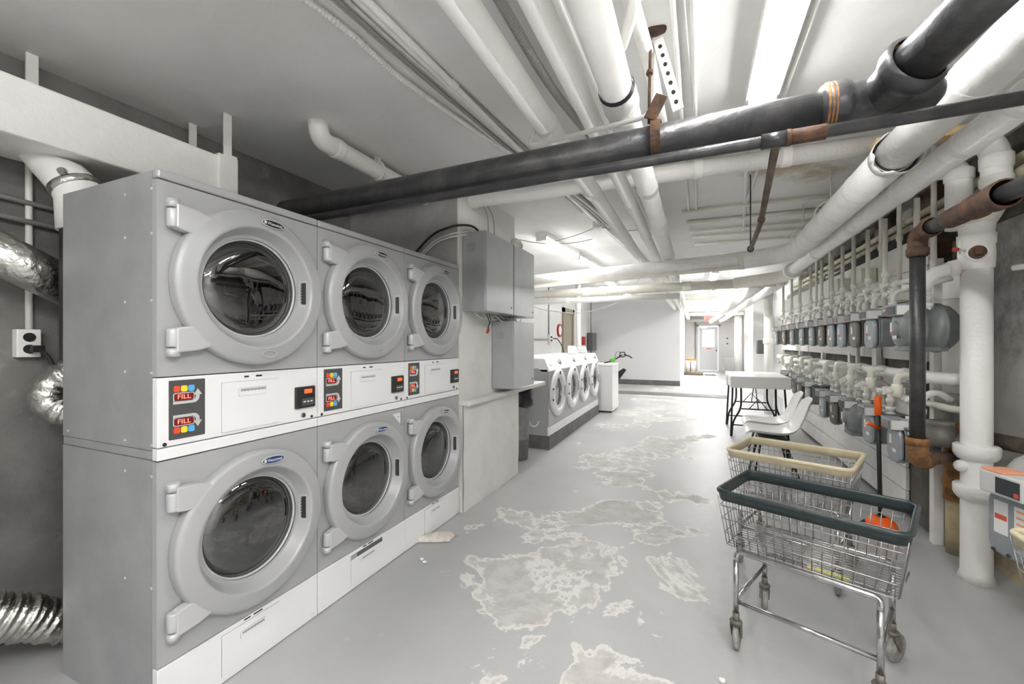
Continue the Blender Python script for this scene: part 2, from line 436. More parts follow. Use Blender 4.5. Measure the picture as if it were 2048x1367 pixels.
# brown door in the far left wall
fr = MB(); fr.box(-3.26, -3.20, 10.9, 11.05, 0, 2.3); fr.box(-3.26, -3.20, 11.85, 12.0, 0, 2.3); fr.box(-3.26, -3.20, 10.9, 12.0, 2.15, 2.3)
d2 = struct('door_3', fr, M['brown_frame']); tag(d2, 'brown wooden door frame in the far left wall', 'door frame')
kid('door_leaf', MB().box(-3.262, -3.235, 11.05, 11.85, 0, 2.15), M['brown_frame'], d2, d2.location)

# ------------------------------------------------------------------ lamps
def lamp(label, x, y0, y1, rz=0, z=CEIL, w=.125, m='tube_light'):
    L_ = y1 - y0
    t = thing('fluorescent_lamp', label, 'light', (x, (y0 + y1) / 2, z), rz, 'ceiling strip lamps')
    hs = MB(); hs.prism([(-w / 2 - .012, -L_ / 2, 0), (w / 2 + .012, -L_ / 2, 0), (w / 2 + .012, -L_ / 2, -.052), (w / 2 + .002, -L_ / 2, -.052), (w / 2 + .002, -L_ / 2, -.045), (-w / 2 - .002, -L_ / 2, -.045), (-w / 2 - .002, -L_ / 2, -.052), (-w / 2 - .012, -L_ / 2, -.052)], (0, L_, 0))
    hs.build('housing', M['white_paint'], t)
    df = MB(); k = 8; P = [(-w / 2 + w * i / k, -L_ / 2 + .03, -.046 - .046 * math.sin(PI * i / k)) for i in range(k + 1)]
    df.prism(P, (0, L_ - .06, 0)); df.build('diffuser', M[m], t)
    e = MB(); e.box(-w / 2, w / 2, -L_ / 2 - .004, -L_ / 2 + .028, -.098, -.02); e.box(-w / 2, w / 2, L_ / 2 - .028, L_ / 2 + .004, -.098, -.02)
    e.build('end_cap', M['white_paint'], t)
lamp('white strip lamp nearest the camera, above the big black pipe', .32, 1.33, 2.56, m='tube_5')
lamp('lit strip lamp on the ceiling behind the camera', .32, -1.6, -.38)  # invented lamp out of view, fills the near room with light
lamp('lit strip lamp behind the camera on the left', -.85, -1.45, -.23, m='tube_dim')  # also invented and out of view, lights the dryers
lamp('lit strip lamp behind the camera by the right wall', 1.0, -.75, .47)  # invented fixture out of view, brightens the right foreground
lamp('lit strip lamp over the walkway just past the black pipe run', .33, 8.35, 9.55, m='tube_7')
lamp('lit strip lamp on the left, near end, above the grey wall boxes', -1.66, 4.84, 6.10, math.radians(-4), m='tube_4')
lamp('lit strip lamp on the left touching the far end of another, over the washers', -1.575, 6.14, 7.36, math.radians(-4), m='tube_4')
lamp('small lit strip lamp far down the walkway', .42, 11.3, 12.5, m='tube_7')
lamp('lit strip lamp in the corridor well before the exit sign', .5, 15.0, 16.2, m='tube_24')  # added to brighten the dark far corridor
lamp('lit strip lamp in the corridor just before the exit sign', .5, 18.6, 19.8, m='tube_24')  # second lamp added for corridor brightness
lamp('lit strip lamp at the turn behind the white post, by the far wall', 1.3, 13.5, 14.7, m='tube_9')  # added to lift the far end, no known fixture here
lamp('lit strip lamp over the plain white appliance', -1.7, 8.7, 9.9, m='tube_4')  # added lamp, no known source here, brightens the far left bay
lamp('lit strip lamp in front of the grey partition wall', -1.7, 11.2, 12.4, m='tube_4')  # added to throw more light on the partition

# ================================================================== STACKED DRYERS
def holed_panel(mb, x0, x1, z0, z1, holes_c, r, y, n=48):
    """flat panel facing -y with a round hole"""
    cx, cz = holes_c; ring = []; out = []
    angs = [2 * PI * k / n for k in range(n)]
    for a in angs:
        c, s_ = math.cos(a), math.sin(a)
        ring.append(V((cx + r * c, y, cz + r * s_)))
        t = min([(x1 - cx) / c if c > 1e-6 else 1e9, (x0 - cx) / c if c < -1e-6 else 1e9, (z1 - cz) / s_ if s_ > 1e-6 else 1e9, (z0 - cz) / s_ if s_ < -1e-6 else 1e9])
        out.append(V((cx + t * c, y, cz + t * s_)))
    for corner in ((x0, z0), (x1, z0), (x0, z1), (x1, z1)):
        k = min(range(n), key=lambda i: abs(math.atan2(math.sin(math.atan2(corner[1] - cz, corner[0] - cx) - angs[i]), math.cos(math.atan2(corner[1] - cz, corner[0] - cx) - angs[i]))))
        out[k] = V((corner[0], y, corner[1]))
    mb.add(ring + out, [(k, (k + 1) % n, n + (k + 1) % n, n + k) for k in range(n)])
def arc(cx, cz, rx, rz, a0, a1, n, y): return [V((cx + rx * math.cos(a0 + (a1 - a0) * i / n), y, cz + rz * math.sin(a0 + (a1 - a0) * i / n))) for i in range(n + 1)]
def rrect(x0, x1, z0, z1, r, y, n=4):
    P = []
    for (cx, cz, a) in ((x1 - r, z1 - r, 0), (x0 + r, z1 - r, PI / 2), (x0 + r, z0 + r, PI), (x1 - r, z0 + r, 1.5 * PI)): P += arc(cx, cz, r, r, a, a + PI / 2, n, y)
    return P

W, D = .70, .665
def pull_slot(par, x0, x1, z0, z1, y):
    """inset finger pull with a wavy lower lip"""
    MB().prism(rrect(x0 - .0015, x1 + .0015, z0 - .0015, z1 + .0015, .005, y), (0, -.0006, 0)).build('pull_gap', M['side_steel'], par)
    MB().prism(rrect(x0, x1, z0, z1, .004, y), (0, -.003, 0)).build('pull_plate', M['console_white'], par)
    k = 14; P = [V((x0 + .006, y - .0035, z1 - .003)), V((x1 - .006, y - .0035, z1 - .003))]
    P += [V((x1 - .006 - (x1 - x0 - .012) * i / k, y - .0035, z1 - .014 + (.004 if i % 2 else 0))) for i in range(k + 1)]
    MB().prism(P, (0, -.001, 0)).build('pull_slot', M['side_steel'], par)

def dryer_door(t, cz, badge, name):
    cx = .362
    R = MB().lathe([(.322, -.001), (.3265, .004), (.327, .012), (.327, .034), (.325, .041), (.319, .047), (.311, .050), (.304, .0515), (.270, .0575), (.262, .0588), (.256, .0585), (.252, .055), (.2485, .048), (.246, .042), (.229, .006), (.226, .0), (.222, -.006), (.214, -.011), (.206, -.013), (.206, -.03)], (cx, 0, cz), (0, -1, 0), 72)
    dr = R.build('door', M['door_grey'], t)
    # everything that opens with the door is under it
    g = MB(); g.lathe([(.209, -.02), (.205, -.012), (.15, -.002), (.08, .003), (.0001, .004)], (cx, 0, cz), (0, -1, 0), 48)
    g.build('door_glass', M['door_glass'], dr)
    MB().tube([V((cx + .209 * math.cos(a), .011, cz + .209 * math.sin(a))) for a in [2 * PI * i / 64 for i in range(64)]], .006, 8, closed=True).build('glass_seal', M['hinge_grey'], dr)
    # grip on the right of the funnel
    n_, t_ = V((-.902, -.431, 0)), V((.431, -.902, 0)); c0 = V((cx + .2335, -.0245, cz))
    R3 = Matrix((n_, t_, V((0, 0, 1)))).transposed()
    gf = MB()
    for (u_, z_, su, sz) in ((0, .060, .036, .007), (0, -.060, .036, .007), (-.0165, 0, .004, .12), (.0165, 0, .004, .12)): gf.obox(c0 + t_ * u_ + V((0, 0, z_)), (.007, su, sz), R3)
    gf.build('grip_frame', M['hinge_grey'], dr)
    k = 16; P = [c0 + t_ * .0145 + V((0, 0, -.056 + .112 * i / k)) for i in range(k + 1)]; Q = [c0 + t_ * (-.012 + (.006 if i % 2 else 0)) + V((0, 0, -.056 + .112 * i / k)) for i in range(k + 1)]
    MB().grid([P, Q], False).build('grip', M['black_plastic'], dr, solid=.003)
    # oval badge
    bx, bz, by = cx + .045, cz + .281, -.0622
    rot = Matrix.Rotation(math.radians(2), 3, 'Y')
    o1 = MB().prism([V((bx, by, bz)) + rot @ V((.054 * math.cos(a), 0, .0165 * math.sin(a))) for a in [2 * PI * i / 32 for i in range(32)]], (0, -.004, 0)).build('badge', M['badge_silver'], dr)
    MB().prism([V((bx, by - .004, bz)) + rot @ V((.050 * math.cos(a), 0, .0135 * math.sin(a))) for a in [2 * PI * i / 32 for i in range(32)]], (0, -.001, 0)).build('badge_field', M[badge], dr)
    text('badge_letters', 'Wascomat', .0165, M['label_white'], dr, (bx + .006, by - .0056, bz - .001), (PI / 2, math.radians(2), 0), .0004)
    MB().prism([V((bx, by - .0055, bz)) + rot @ V((x, 0, z)) for x, z in ((-.044, -.006), (-.034, -.006), (-.034, .006), (-.044, .006))], (0, -.0005, 0)).build('badge_mark', M['label_white'], dr)
    if badge == 'badge_black':
        MB().tube(arc(cx + .03, cz - .283, .034, .014, 0, 2 * PI, 24, -.0615)[:-1], .0016, 6, closed=True).build('moulded_oval', M['hinge_grey'], dr)
    # hinges: barrel, fixed knuckle and the curved arm reaching to the ring
    for s_ in (1, -1):
        h = MB(); z = lambda v: cz + s_ * v
        P = [(.040, .270), (.118, .262), (.172, .246), (.150, .226), (.126, .200), (.108, .170), (.058, .176), (.040, .182)]
        h.prism([V((x, -.008, z(v))) for x, v in P], (0, -.040, 0))
        h.cyl((.040, -.026, z(.182)), (.040, -.026, z(.250)), .020, n=16)
        ho = h.build('hinge', M['hinge_grey'], t, bevel=.006)
        MB().cyl((.040, -.026, z(.254)), (.040, -.026, z(.284)), .0195, n=16).box(.030, .066, -.026, 0, min(z(.256), z(.282)), max(z(.256), z(.282))).build('knuckle', M['hinge_grey'], ho)
    # drum behind the glass
    dm = MB(); dm.lathe([(.212, .0), (.214, -.06), (.285, -.062), (.285, -.42), (.20, -.47), (.0001, -.48)], (cx, 0, cz), (0, -1, 0), 48)
    db = dm.build('drum', M['drum_steel'], t)
    vn = MB()
    for k in range(4):
        a = PI / 2 * k + .5; c0 = V((cx + .27 * math.cos(a), 0, cz + .27 * math.sin(a)))
        vn.bar(c0 + V((0, .08, 0)), c0 + V((0, .42, 0)), .05, .05)
    vn.build('drum_vane', M['drum_steel'], db)
    return dr

def keypad(t):
    x0, x1, z0, z1 = .037, .160, 1.024, 1.240
    k = MB().prism(rrect(x0, x1, z0, z1, .003, -.003), (0, -.003, 0)).build('keypad', M['keypad_grey'], t)
    y = -.0062
    for up in (1, -1):
        zz = lambda v: (1.132 + up * v)
        for x, c in ((.062, 'btn_red'), (.0865, 'btn_yellow'), (.111, 'btn_blue')):
            MB().prism(rrect(x - .0108, x + .0108, zz(.076) - .0115, zz(.076) + .0115, .006, y), (0, -.002, 0)).build('button', M[c], k)
        MB().prism(rrect(.050, .122, zz(.046) - .0155, zz(.046) + .0155, .007, y), (0, -.0008, 0)).build('display_frame', M['badge_silver'], k)
        MB().prism(rrect(.053, .119, zz(.046) - .0125, zz(.046) + .0125, .006, y - .0008), (0, -.0006, 0)).build('display', M['led_dim'], k)
        text('display_letters', 'FILL', .024, M['led_red'], k, (.086, y - .0016, zz(.046)), ext=.0004, sx=1.15)
        P = [V((.050, y, zz(.020))), V((.118, y, zz(.020)))] + [V((.118 + .022 * math.sin(a), y, zz(.042 - .022 * math.cos(a)))) for a in [PI / 2 * i / 6 for i in range(1, 7)]] + [V((.140, y, zz(.050)))]
        Q = [V((.127, y, zz(.050)))] + [V((.118 + .009 * math.sin(a), y, zz(.042 - .009 * math.cos(a)))) for a in [PI / 2 * (6 - i) / 6 for i in range(7)]] + [V((.050, y, zz(.033)))]
        MB().prism(P + Q, (0, -.0008, 0)).build('arrow', M['badge_silver'], k)
        MB().prism([V((.119, y, zz(.049))), V((.149, y, zz(.049))), V((.134, y, zz(.072)))], (0, -.0008, 0)).build('arrow_head', M['badge_silver'], k)

def stacked_dryer(label, loc, variant):
    t = thing('stacked_dryer', label, 'dryer', loc, PI / 2, 'stacked tumble dryers')
    e = .002
    c = MB()
    c.box(e, W - e, .0, D, 0, .205); 
    sd = MB(); sd.box(e, .02, .031, D, .0, .955); sd.box(W - .02, W - e, .031, D, 0, .955); sd.box(e, .02, .031, D, .992, 1.996); sd.box(W - .02, W - e, .031, D, .992, 1.996)
    sd.box(.004, .02, .031, D, .958, .989); sd.box(W - .02, W - .004, .031, D, .958, .989)
    sd.box(.02, W - .02, .02, D, .945, .985); sd.box(.02, W - .02, D - .02, D, .0, 1.99); sd.box(.02, W - .02, .02, D, 1.96, 1.996)
    cab = sd.build('cabinet', M['side_steel'], t)
    if variant == 1:
        for y, z in [(y, z) for z in (.08, .5, .9, 1.27, 1.53, 1.77, 1.93) for y in (.03, .2)] + [(.03, 1.012), (.2, 1.015), (.62, 1.015)]:
            MB().cyl((e, y, z), (e - .0025, y, z), .005, n=8).build('rivet', M['badge_silver'], cab)
    p = MB(); holed_panel(p, e + .004, W - e - .004, .216, .952, (.362, .588), .212, .0)
    p.box(e, .007, .0005, .029, .216, .952); p.box(W - .007, W - e, .0005, .029, .216, .952)
    p.build('lower_front', M['dryer_grey'], t)
    p = MB(); holed_panel(p, e + .004, W - e - .004, 1.256, 1.962, (.362, 1.612), .212, .0)
    p.box(e, .007, .0005, .029, 1.256, 1.962); p.box(W - .007, W - e, .0005, .029, 1.256, 1.962)
    p.build('upper_front', M['dryer_grey'], t)
    MB().box(e, W - e, -.004, .03, 1.966, 2.0).build('top_cap', M['dryer_grey'], t, bevel=.008)
    # console
    cn = MB(); cn.box(e, W - e, -.004, .029, 1.002, 1.252); con = cn.build('console', M['console_white'], t, bevel=.004)
    MB().box(e, W - e, -.004, .029, .956, .998).build('console_sill', M['console_white'], t, bevel=.003)
    keypad(t)
    cd = MB().prism(rrect(.2235, .482, 1.014, 1.217, .003, -.0042), (0, -.0015, 0)).build('lint_door_gap', M['side_steel'], t)
    ld = MB().prism(rrect(.225, .4805, 1.0155, 1.2155, .003, -.0052), (0, -.003, 0)).build('lint_door', M['console_white'], t)
    pull_slot(ld, .292, .417, 1.155, 1.187, -.0082)
    st = MB(); st.box(.318, .338, -.0052, -.0042, 1.231, 1.238); st.box(.37, .398, -.0052, -.0042, 1.231, 1.238); st.build('printed_label', M['black_plastic'], t)
    # card reader
    cr = MB(); cr.box(.562, .672, -.020, -.004, 1.062, 1.165); rd = cr.build('card_reader', M['black_plastic'], t, bevel=.004)
    MB().box(.55, .66, -.0048, -.004, 1.045, 1.178).build('reader_bracket', M['box_white'], rd)
    MB().box(.606, .650, -.0215, -.020, 1.132, 1.152).build('reader_display', M['led_orange'], rd)
    MB().box(.590, .66, -.0235, -.020, 1.074, 1.108).build('reader_slot', M['keypad_grey'], rd)
    for q in range(3): MB().box(.598 + q * .02, .610 + q * .02, -.0245, -.0235, 1.09, 1.096).build('reader_mark', M['label_white'], rd)
    lk = MB(); lk.cyl((.610, -.012, 1.026), (.610, -.004, 1.026), .0115); lk.build('key_lock', M['chrome'], t)
    MB().box(.608, .612, -.0135, -.012, 1.018, 1.034).build('key_slot', M['black_plastic'], t)
    dt = MB()
    for x in (.024, .662): dt.cyl((x, -.0055, 1.012), (x, -.004, 1.012), .007, n=12)
    dt.build('screw_cap', M['black_plastic'], t)
    # kick panel with its drawer
    MB().box(e, W - e, -.004, .029, .004, .212).build('kick_panel', M['console_white'], t, bevel=.003)
    MB().prism(rrect(.2235, .482, .030, .196, .003, -.0042), (0, -.0012, 0)).build('drawer_gap', M['side_steel'], t)
    tilt = .012 if variant == 2 else 0
    top = .170 if variant == 2 else .1945
    P = rrect(.225, .4805, .0315, top, .003, -.0052)
    dd = MB().prism(P, (0, -.003, 0)).build('lint_drawer', M['console_white'], t)
    pull_slot(dd, .30, .41, .14 if variant != 2 else .128, .168 if variant != 2 else .156, -.0082)
    if variant == 2: MB().box(.27, .478, -.0062, -.0054, .172, .195).build('drawer_opening', M['drum_steel'], t)
    st = MB(); st.box(.318, .345, -.0052, -.0042, .203, .209); st.box(.36, .40, -.0052, -.0042, .203, .209); st.build('printed_label', M['black_plastic'], t)
    MB().cyl((.03, -.0055, .025), (.03, -.004, .025), .006, n=10).cyl((.67, -.0055, .025), (.67, -.004, .025), .006, n=10).build('kick_screw', M['badge_silver'], t)
    if variant == 2:
        MB().prism([V((.575, -.002, .925)), V((.655, -.002, .925)), V((.655, -.002, .85))], (0, -.003, 0)).build('corner_plate', M['console_white'], t)
        MB().cyl((.632, -.006, .902), (.632, -.004, .902), .006, n=10).box(.660, .676, -.006, -.001, .845, .93).build('corner_latch', M['side_steel'], t)
    dryer_door(t, .588, 'badge_blue' if variant != 3 else 'badge_black', 'lower')
    dryer_door(t, 1.612, 'badge_black', 'upper')
    MB().box(.04, W - .04, D, D + .14, 1.30, 1.90).build('exhaust_housing', M['black_plastic'], t)
    return t
DX, DY = -1.755, .885
stacked_dryer('nearest grey stacked dryer, its bare steel side facing the camera', (DX, DY, 0), 1)
stacked_dryer('middle grey stacked dryer, its bottom drawer slightly open', (DX, DY + W, 0), 2)
stacked_dryer('far grey stacked dryer against the white pier, white laundry in its lower drum', (DX, DY + 2 * W, 0), 3)
# laundry lying in the lower drum of the far dryer
lt = thing('laundry', 'white and blue laundry lying in the lower drum of the far dryer', 'laundry', (DX - .2, DY + 2 * W + .33, .36))
sh = MB(); rows = []
for i in range(13):
    u = i / 12; rows.append([V((-.12 + .22 * v_, -.17 + .30 * u, .03 + .17 * math.sin(PI * min(1, u * 1.1)) * (1 - .5 * u) + .02 * math.sin(9 * u + 7 * v_) + .05 * v_)) for v_ in [j / 8 for j in range(9)]])
sh.grid(rows).build('sheet', M['cloth_white'], lt, solid=.008)
cl = MB(); rows = []
for i in range(9):
    u = i / 8; rows.append([V((-.02 + .14 * v_, -.02 + .22 * u, .25 + .05 * math.sin(5 * u + 4 * v_))) for v_ in [j / 6 for j in range(7)]])
cl.grid(rows).build('blue_towel', M['cloth_blue'], lt, solid=.01)

# ================================================================== WASHERS ALONG THE LEFT
WW, WD = .755, .76
def washer(label, loc):
    """front loader on a plinth: local origin on the plinth top, front towards local -y"""
    t = thing('front_load_washer', label, 'washing machine', loc, PI / 2, 'front-loading washers')
    e = .003
    b = MB(); b.box(e, WW - e, .012, WD, .12, .86); b.box(e, WW - e, .02, WD, 0, .12)
    # side cheeks step down to the console
    cab = b.build('cabinet', M['door_grey'], t, bevel=.006)
    p = MB(); holed_panel(p, e, WW - e, .122, .82, (.385, .53), .205, .006); p.build('front_panel', M['dryer_grey'], t)
    P = [V((0, -.004, .822)), V((0, -.010, .84)), V((0, .05, .985)), V((0, .075, 1.0)), V((0, WD, 1.0)), V((0, WD, .862)), V((0, .14, .862)), V((0, .10, .822))]
    con = MB().prism([p + V((e, 0, 0)) for p in P], (WW - 2 * e, 0, 0)).build('console', M['box_white'], t, bevel=.006)
    n = V((0, -.935, .355)); 
    def cp(x, u): return V((x, -.010 + .06 * u - .001, .84 + .145 * u))
    for (x0, x1, u0, u1, m) in ((.10, .19, .35, .55, 'grille_grey'), (.50, .53, .45, .75, 'keypad_grey'), (.545, .575, .40, .62, 'keypad_grey'), (.59, .63, .4, .8, 'black_plastic'), (.565, .585, .78, .92, 'keypad_grey')):
        MB().prism([cp(x0, u0), cp(x1, u0), cp(x1, u1), cp(x0, u1)], n * .004).build('console_button' if m != 'grille_grey' else 'console_label', M[m], con)
    MB().box(e, WW - e, -.004, .02, .004, .118).build('kick_panel', M['box_white'], t, bevel=.003)
    d = MB().lathe([(.318, .0), (.322, .018), (.312, .034), (.29, .045), (.235, .048), (.222, .042), (.205, .012), (.200, .0), (.200, -.02)], (.385, .006, .53), (0, -1, 0), 56)
    dr = d.build('door', M['box_white'], t)
    MB().lathe([(.202, -.01), (.19, .004), (.10, .0), (.0001, -.002)], (.385, .006, .53), (0, -1, 0), 40).build('door_glass', M['door_glass'], dr)
    MB().tube([V((.385 + .197 * math.cos(a), .004, .53 + .197 * math.sin(a))) for a in [2 * PI * i / 48 for i in range(48)]], .009, 8, closed=True).build('chrome_ring', M['chrome'], dr)
    bd = MB().prism([V((.385 + .03 * math.cos(a), -.0415, .53 + .265 + .027 * math.sin(a))) for a in [2 * PI * i / 20 for i in range(20)]], (0, -.004, 0)).build('badge', M['badge_black'], dr)
    MB().prism(rrect(.60, .632, .45, .61, .012, -.036), (0, -.008, 0)).build('grip', M['side_steel'], dr)
    for z in (.46, .60): MB().cyl((.083, -.034, z), (.083, -.045, z), .013, n=12).build('hinge_bolt', M['black_plastic'], dr)
    dm = MB(); dm.lathe([(.203, 0), (.205, -.05), (.25, -.055), (.25, -.4), (.0001, -.42)], (.385, .006, .53), (0, -1, 0), 40); dm.build('drum', M['drum_steel'], t)
    return t
WX, WY0 = -1.72, 5.18
names = ['front-loading washer nearest the camera, at the near end of the washer row', 'second front-loading washer from the near end of the row',
         'third front-loading washer, a white lid standing on its top', 'last front-loading washer in the row, next to the plain white appliance']
wash = []
wash.append(washer(names[0], (WX, WY0, .17)))
for i in range(1, 4): wash.append(dup(wash[0], (WX, WY0 + WW * i, .17), PI / 2, names[i], 'front-loading washers'))
# plinths, raised lids, hoses, shelf
for i, (a, b_, lb) in enumerate(((0, .78, 'dark steel plinth under the washer nearest the camera'), (.78, 2.25, 'long dark plinth under the middle of the washer row'), (2.25, 3.02, 'dark plinth under the far end of the washer row'))):
    tag(MB().box(WX - .72, WX + .01, WY0 + a + .003, WY0 + b_ - .003, 0, .168).build('washer_plinth', M['plinth_grey'], bevel=.004), lb, 'plinth', 'washer plinths')
for i, (y, lb) in enumerate(((7.25, 'white soap dispenser on the third washer'), (7.95, 'white soap dispenser on the last washer'))):
    P = [(WX - .34, y, 1.172), (WX - .18, y, 1.172), (WX - .22, y, 1.30), (WX - .34, y, 1.31)]
    o = MB().prism([V(p) for p in P], (0, .15, 0)).build('soap_dispenser', M['box_white'], bevel=.012); tag(o, lb, 'soap dispenser', 'soap dispensers on the washers')
    kid('dispenser_lid', MB().box(WX - .335, WX - .225, y + .01, y + .14, 1.309, 1.318), M['console_white'], o, o.location)
for k, (x, lb) in enumerate(((-2.02, 'white drain hose looped on the washer side nearer the walkway'), (-2.22, 'white drain hose looped on the washer side nearer the wall'))):
    yy = WY0 - .02
    pts = spline([(x - .06, yy, 1.02), (x - .02, yy, 1.06), (x + .03, yy, .98), (x + .03, yy, .6), (x + .04, yy, .36), (x + .09, yy, .29), (x + .15, yy, .31), (x + .17, yy, .36)], 6)
    tag(MB().tube(pts, .0095, 8).build('drain_hose', M['box_white']), lb, 'hose', 'washer drain hoses')
tag(MB().box(-1.95, -1.665, 3.0, 4.90, .862, .905).build('wall_ledge', M['wall_white'], bevel=.008), 'white shelf ledge along the pier, running towards the washers', 'shelf')
# white top loader beyond the washers
t = thing('top_load_washer', 'plain white appliance at the end of the washer row, a tool lying on it', 'washing machine', (-1.47, 8.36, 0), PI / 2)
MB().box(.0, .68, .0, .66, .03, .90).build('cabinet', M['box_white'], t, bevel=.012)
MB().box(-.004, .684, -.006, .664, .90, .945).build('lid', M['box_white'], t, bevel=.012)
for x in (.06, .62):
    for y in (.06, .6): MB().cyl((x, y, 0), (x, y, .03), .022, n=10).build('foot', M['black_plastic'], t)
# leaf blower lying on it: black tubes with a green body
t = thing('hedge_trimmer', 'black garden tool with a green motor leaning on the white appliance', 'garden tool', (-1.60, 8.72, .945))
t.scale = (.62, .62, .62)
z0 = .0
MB().tube(spline([(-.10, -.1, .03), (.12, .0, .10), (.30, .08, .22), (.40, .12, .28)]), .022, 8).build('shaft', M['black_plastic'], t)
MB().ball((.10, .0, .11), .085, 12, (1.3, .7, .8)).build('motor_housing', M['leaf_green'], t)
MB().tube([(.30, .08, .20), (.34, .1, .36), (.46, .13, .37), (.52, .15, .26), (.42, .12, .22)], .02, 8, closed=True).build('handle', M['black_plastic'], t)
MB().tube([(.44, .12, .30), (.62, .16, .24), (.70, .18, .18)], .022, 8).build('grip', M['black_plastic'], t)
MB().tube([(.16, .02, .14), (.22, .04, .38), (.32, .07, .40), (.34, .08, .24)], .009, 8).build('loop_handle', M['black_plastic'], t)
MB().ball((-.12, -.12, .035), .034, 10).build('fuel_cap', M['red_paint'], t)
tag(MB().prism([V((-1.52, 9.15, .52)), V((-1.33, 9.15, .79)), V((-1.38, 9.15, .83)), V((-1.52, 9.15, .74))], (0, .05, 0)).add([(-1.56, 9.15, .0), (-1.53, 9.15, 0), (-1.53, 9.2, 0), (-1.56, 9.2, 0), (-1.56, 9.15, .7), (-1.53, 9.15, .7), (-1.53, 9.2, .7), (-1.56, 9.2, .7)], [(0, 1, 2, 3), (4, 5, 6, 7), (0, 1, 5, 4), (1, 2, 6, 5), (2, 3, 7, 6), (3, 0, 4, 7)]).build('snow_shovel', M['black_plastic']), 'black shovel standing behind the plain white appliance', 'shovel')

# bin with a black bag between the pier and the washers
t = thing('trash_bin', 'grey trash bin lined with a black bag behind the pier', 'trash bin', (-1.93, 4.66, 0))
MB().lathe([(.0001, .0), (.115, .0), (.135, .35), (.155, .74), (.165, .75), (.165, .77), (.15, .77), (.12, .02), (.0001, .02)], (0, 0, 0), (0, 0, 1), 28).build('bin', M['bin_grey'], t)
bg = MB(); rows = []
for i, (r, z) in enumerate(((.152, .62), (.172, .64), (.178, .70), (.172, .76), (.176, .80), (.150, .825), (.120, .79), (.10, .74))):
    rows.append([V(((r + .012 * math.sin(7 * a + i) + .006 * random.uniform(-1, 1)) * math.cos(a), (r + .012 * math.sin(7 * a + i)) * math.sin(a), z + .012 * math.sin(5 * a + 2 * i))) for a in [2 * PI * k / 36 for k in range(37)]])
bg.grid(rows).build('bin_bag', M['bag_black'], t, solid=.003)

# ================================================================== GREY STEEL WALL BOXES ON THE PIER
def wall_box(label, x0, x1, y0, y1, z0, z1, notch=True):
    o = MB().box(x0, x1 - .012, y0, y1, z0, z1).build('control_box', M['box_steel'], bevel=.004); tag(o, label, 'electrical box', 'grey steel boxes on the pier')
    kid('box_door', MB().box(x1 - .012, x1, y0 + .003, y1 - .003, z0 + .003, z1 - .003), M['box_steel'], o, o.location, bevel=.003)
    kid('latch_screw', MB().cyl((x1, y1 - .05, z0 + .06), (x1 + .004, y1 - .05, z0 + .06), .008, n=10), M['black_plastic'], o, o.location)
    if notch:
        xm = x0 + .035
        kid('hand_recess', MB().prism([V((x, y0 - .0015, z)) for x, _, z in [(p.x, 0, p.z) for p in rrect(xm, xm + .085, z1 - .165, z1 - .095, .02, 0)]], (0, .001, 0)), M['side_steel'], o, o.location)
    return o
wall_box('upper left grey steel box on the white pier, wires hanging beneath', -1.755, -1.535, 3.05, 3.60, 1.63, 2.28)
wall_box('upper right grey steel box, far side of its twin on the pier', -1.755, -1.535, 3.615, 4.15, 1.625, 2.285, False)
wall_box('lower grey steel box on the white pier, just above the ledge', -1.755, -1.530, 3.60, 4.13, .945, 1.575)
w = MB(); random.seed(11)
for k in range(7):
    y0 = 3.15 + .13 * k; pts = [(-1.70, y0, 1.63), (-1.66 + random.uniform(-.02, .02), y0 + .05, 1.585 + random.uniform(-.015, .01)), (-1.67, y0 + .16, 1.59 + random.uniform(-.015, .015)), (-1.69, y0 + .24, 1.63)]
    w.tube(spline(pts, 5), .005, 6)
wo = w.build('wire_bundle', M['cable_white']); tag(wo, 'loose wires hooked under the upper grey steel boxes', 'wires')
wr = MB().tube(spline([(-1.66, 3.34, 1.63), (-1.65, 3.36, 1.57), (-1.66, 3.33, 1.52)], 5), .004, 6).tube(spline([(-1.66, 3.30, 1.63), (-1.64, 3.31, 1.55), (-1.655, 3.31, 1.50)], 5), .004, 6)
ro = wr.build('loose_wire', M['cable_black']); tag(ro, 'loose wire ends with red caps under the upper left steel box', 'wires')
for (y, z) in ((3.33, 1.50), (3.31, 1.485)): kid('wire_nut', MB().cyl((-1.658, y, z - .03), (-1.658, y, z + .01), .012, .006, n=10), M['red_paint'], ro, ro.location)
cb = MB()
cb.tube(spline([(-2.35, 2.97, 1.96), (-2.2, 2.965, 2.10), (-2.0, 2.965, 2.26), (-1.82, 2.96, 2.31), (-1.72, 3.02, 2.33), (-1.68, 3.12, 2.33), (-1.665, 3.22, 2.28)], 8), .009, 8)
co = cb.build('black_cable', M['cable_black']); tag(co, 'black cable arching over the pier corner to the upper left steel box', 'cable')
for k, (off, lb) in enumerate(((.022, 'white cable clipped below the black cable on the pier, upper one'), (.045, 'white cable clipped below the black cable on the pier, lower one'))):
    tag(MB().tube(spline([(-2.33, 2.975, 1.95 - off), (-2.18, 2.97, 2.08 - off), (-1.98, 2.968, 2.23 - off), (-1.82, 2.966, 2.275 - off), (-1.735, 3.03, 2.30 - off), (-1.70, 3.14, 2.31 - off * .3), (-1.69, 3.25, 2.28)], 8), .007, 6).build('white_cable', M['cable_white']), lb, 'cable', 'white cables on the pier')
for k, (y0, lb) in enumerate(((3.18, 'thin wire dropping from the ceiling to the upper left steel box, near one'), (3.30, 'thin wire dropping from the ceiling to the upper left steel box, far one'))):
    tag(MB().tube(spline([(-1.72, y0 - .16, 2.69), (-1.70, y0, 2.62), (-1.66, y0 + .12, 2.50), (-1.66, y0 + .16, 2.28)], 8), .005, 6).build('ceiling_wire', M['cable_grey']), lb, 'wire', 'wires above the steel boxes')
w = MB()
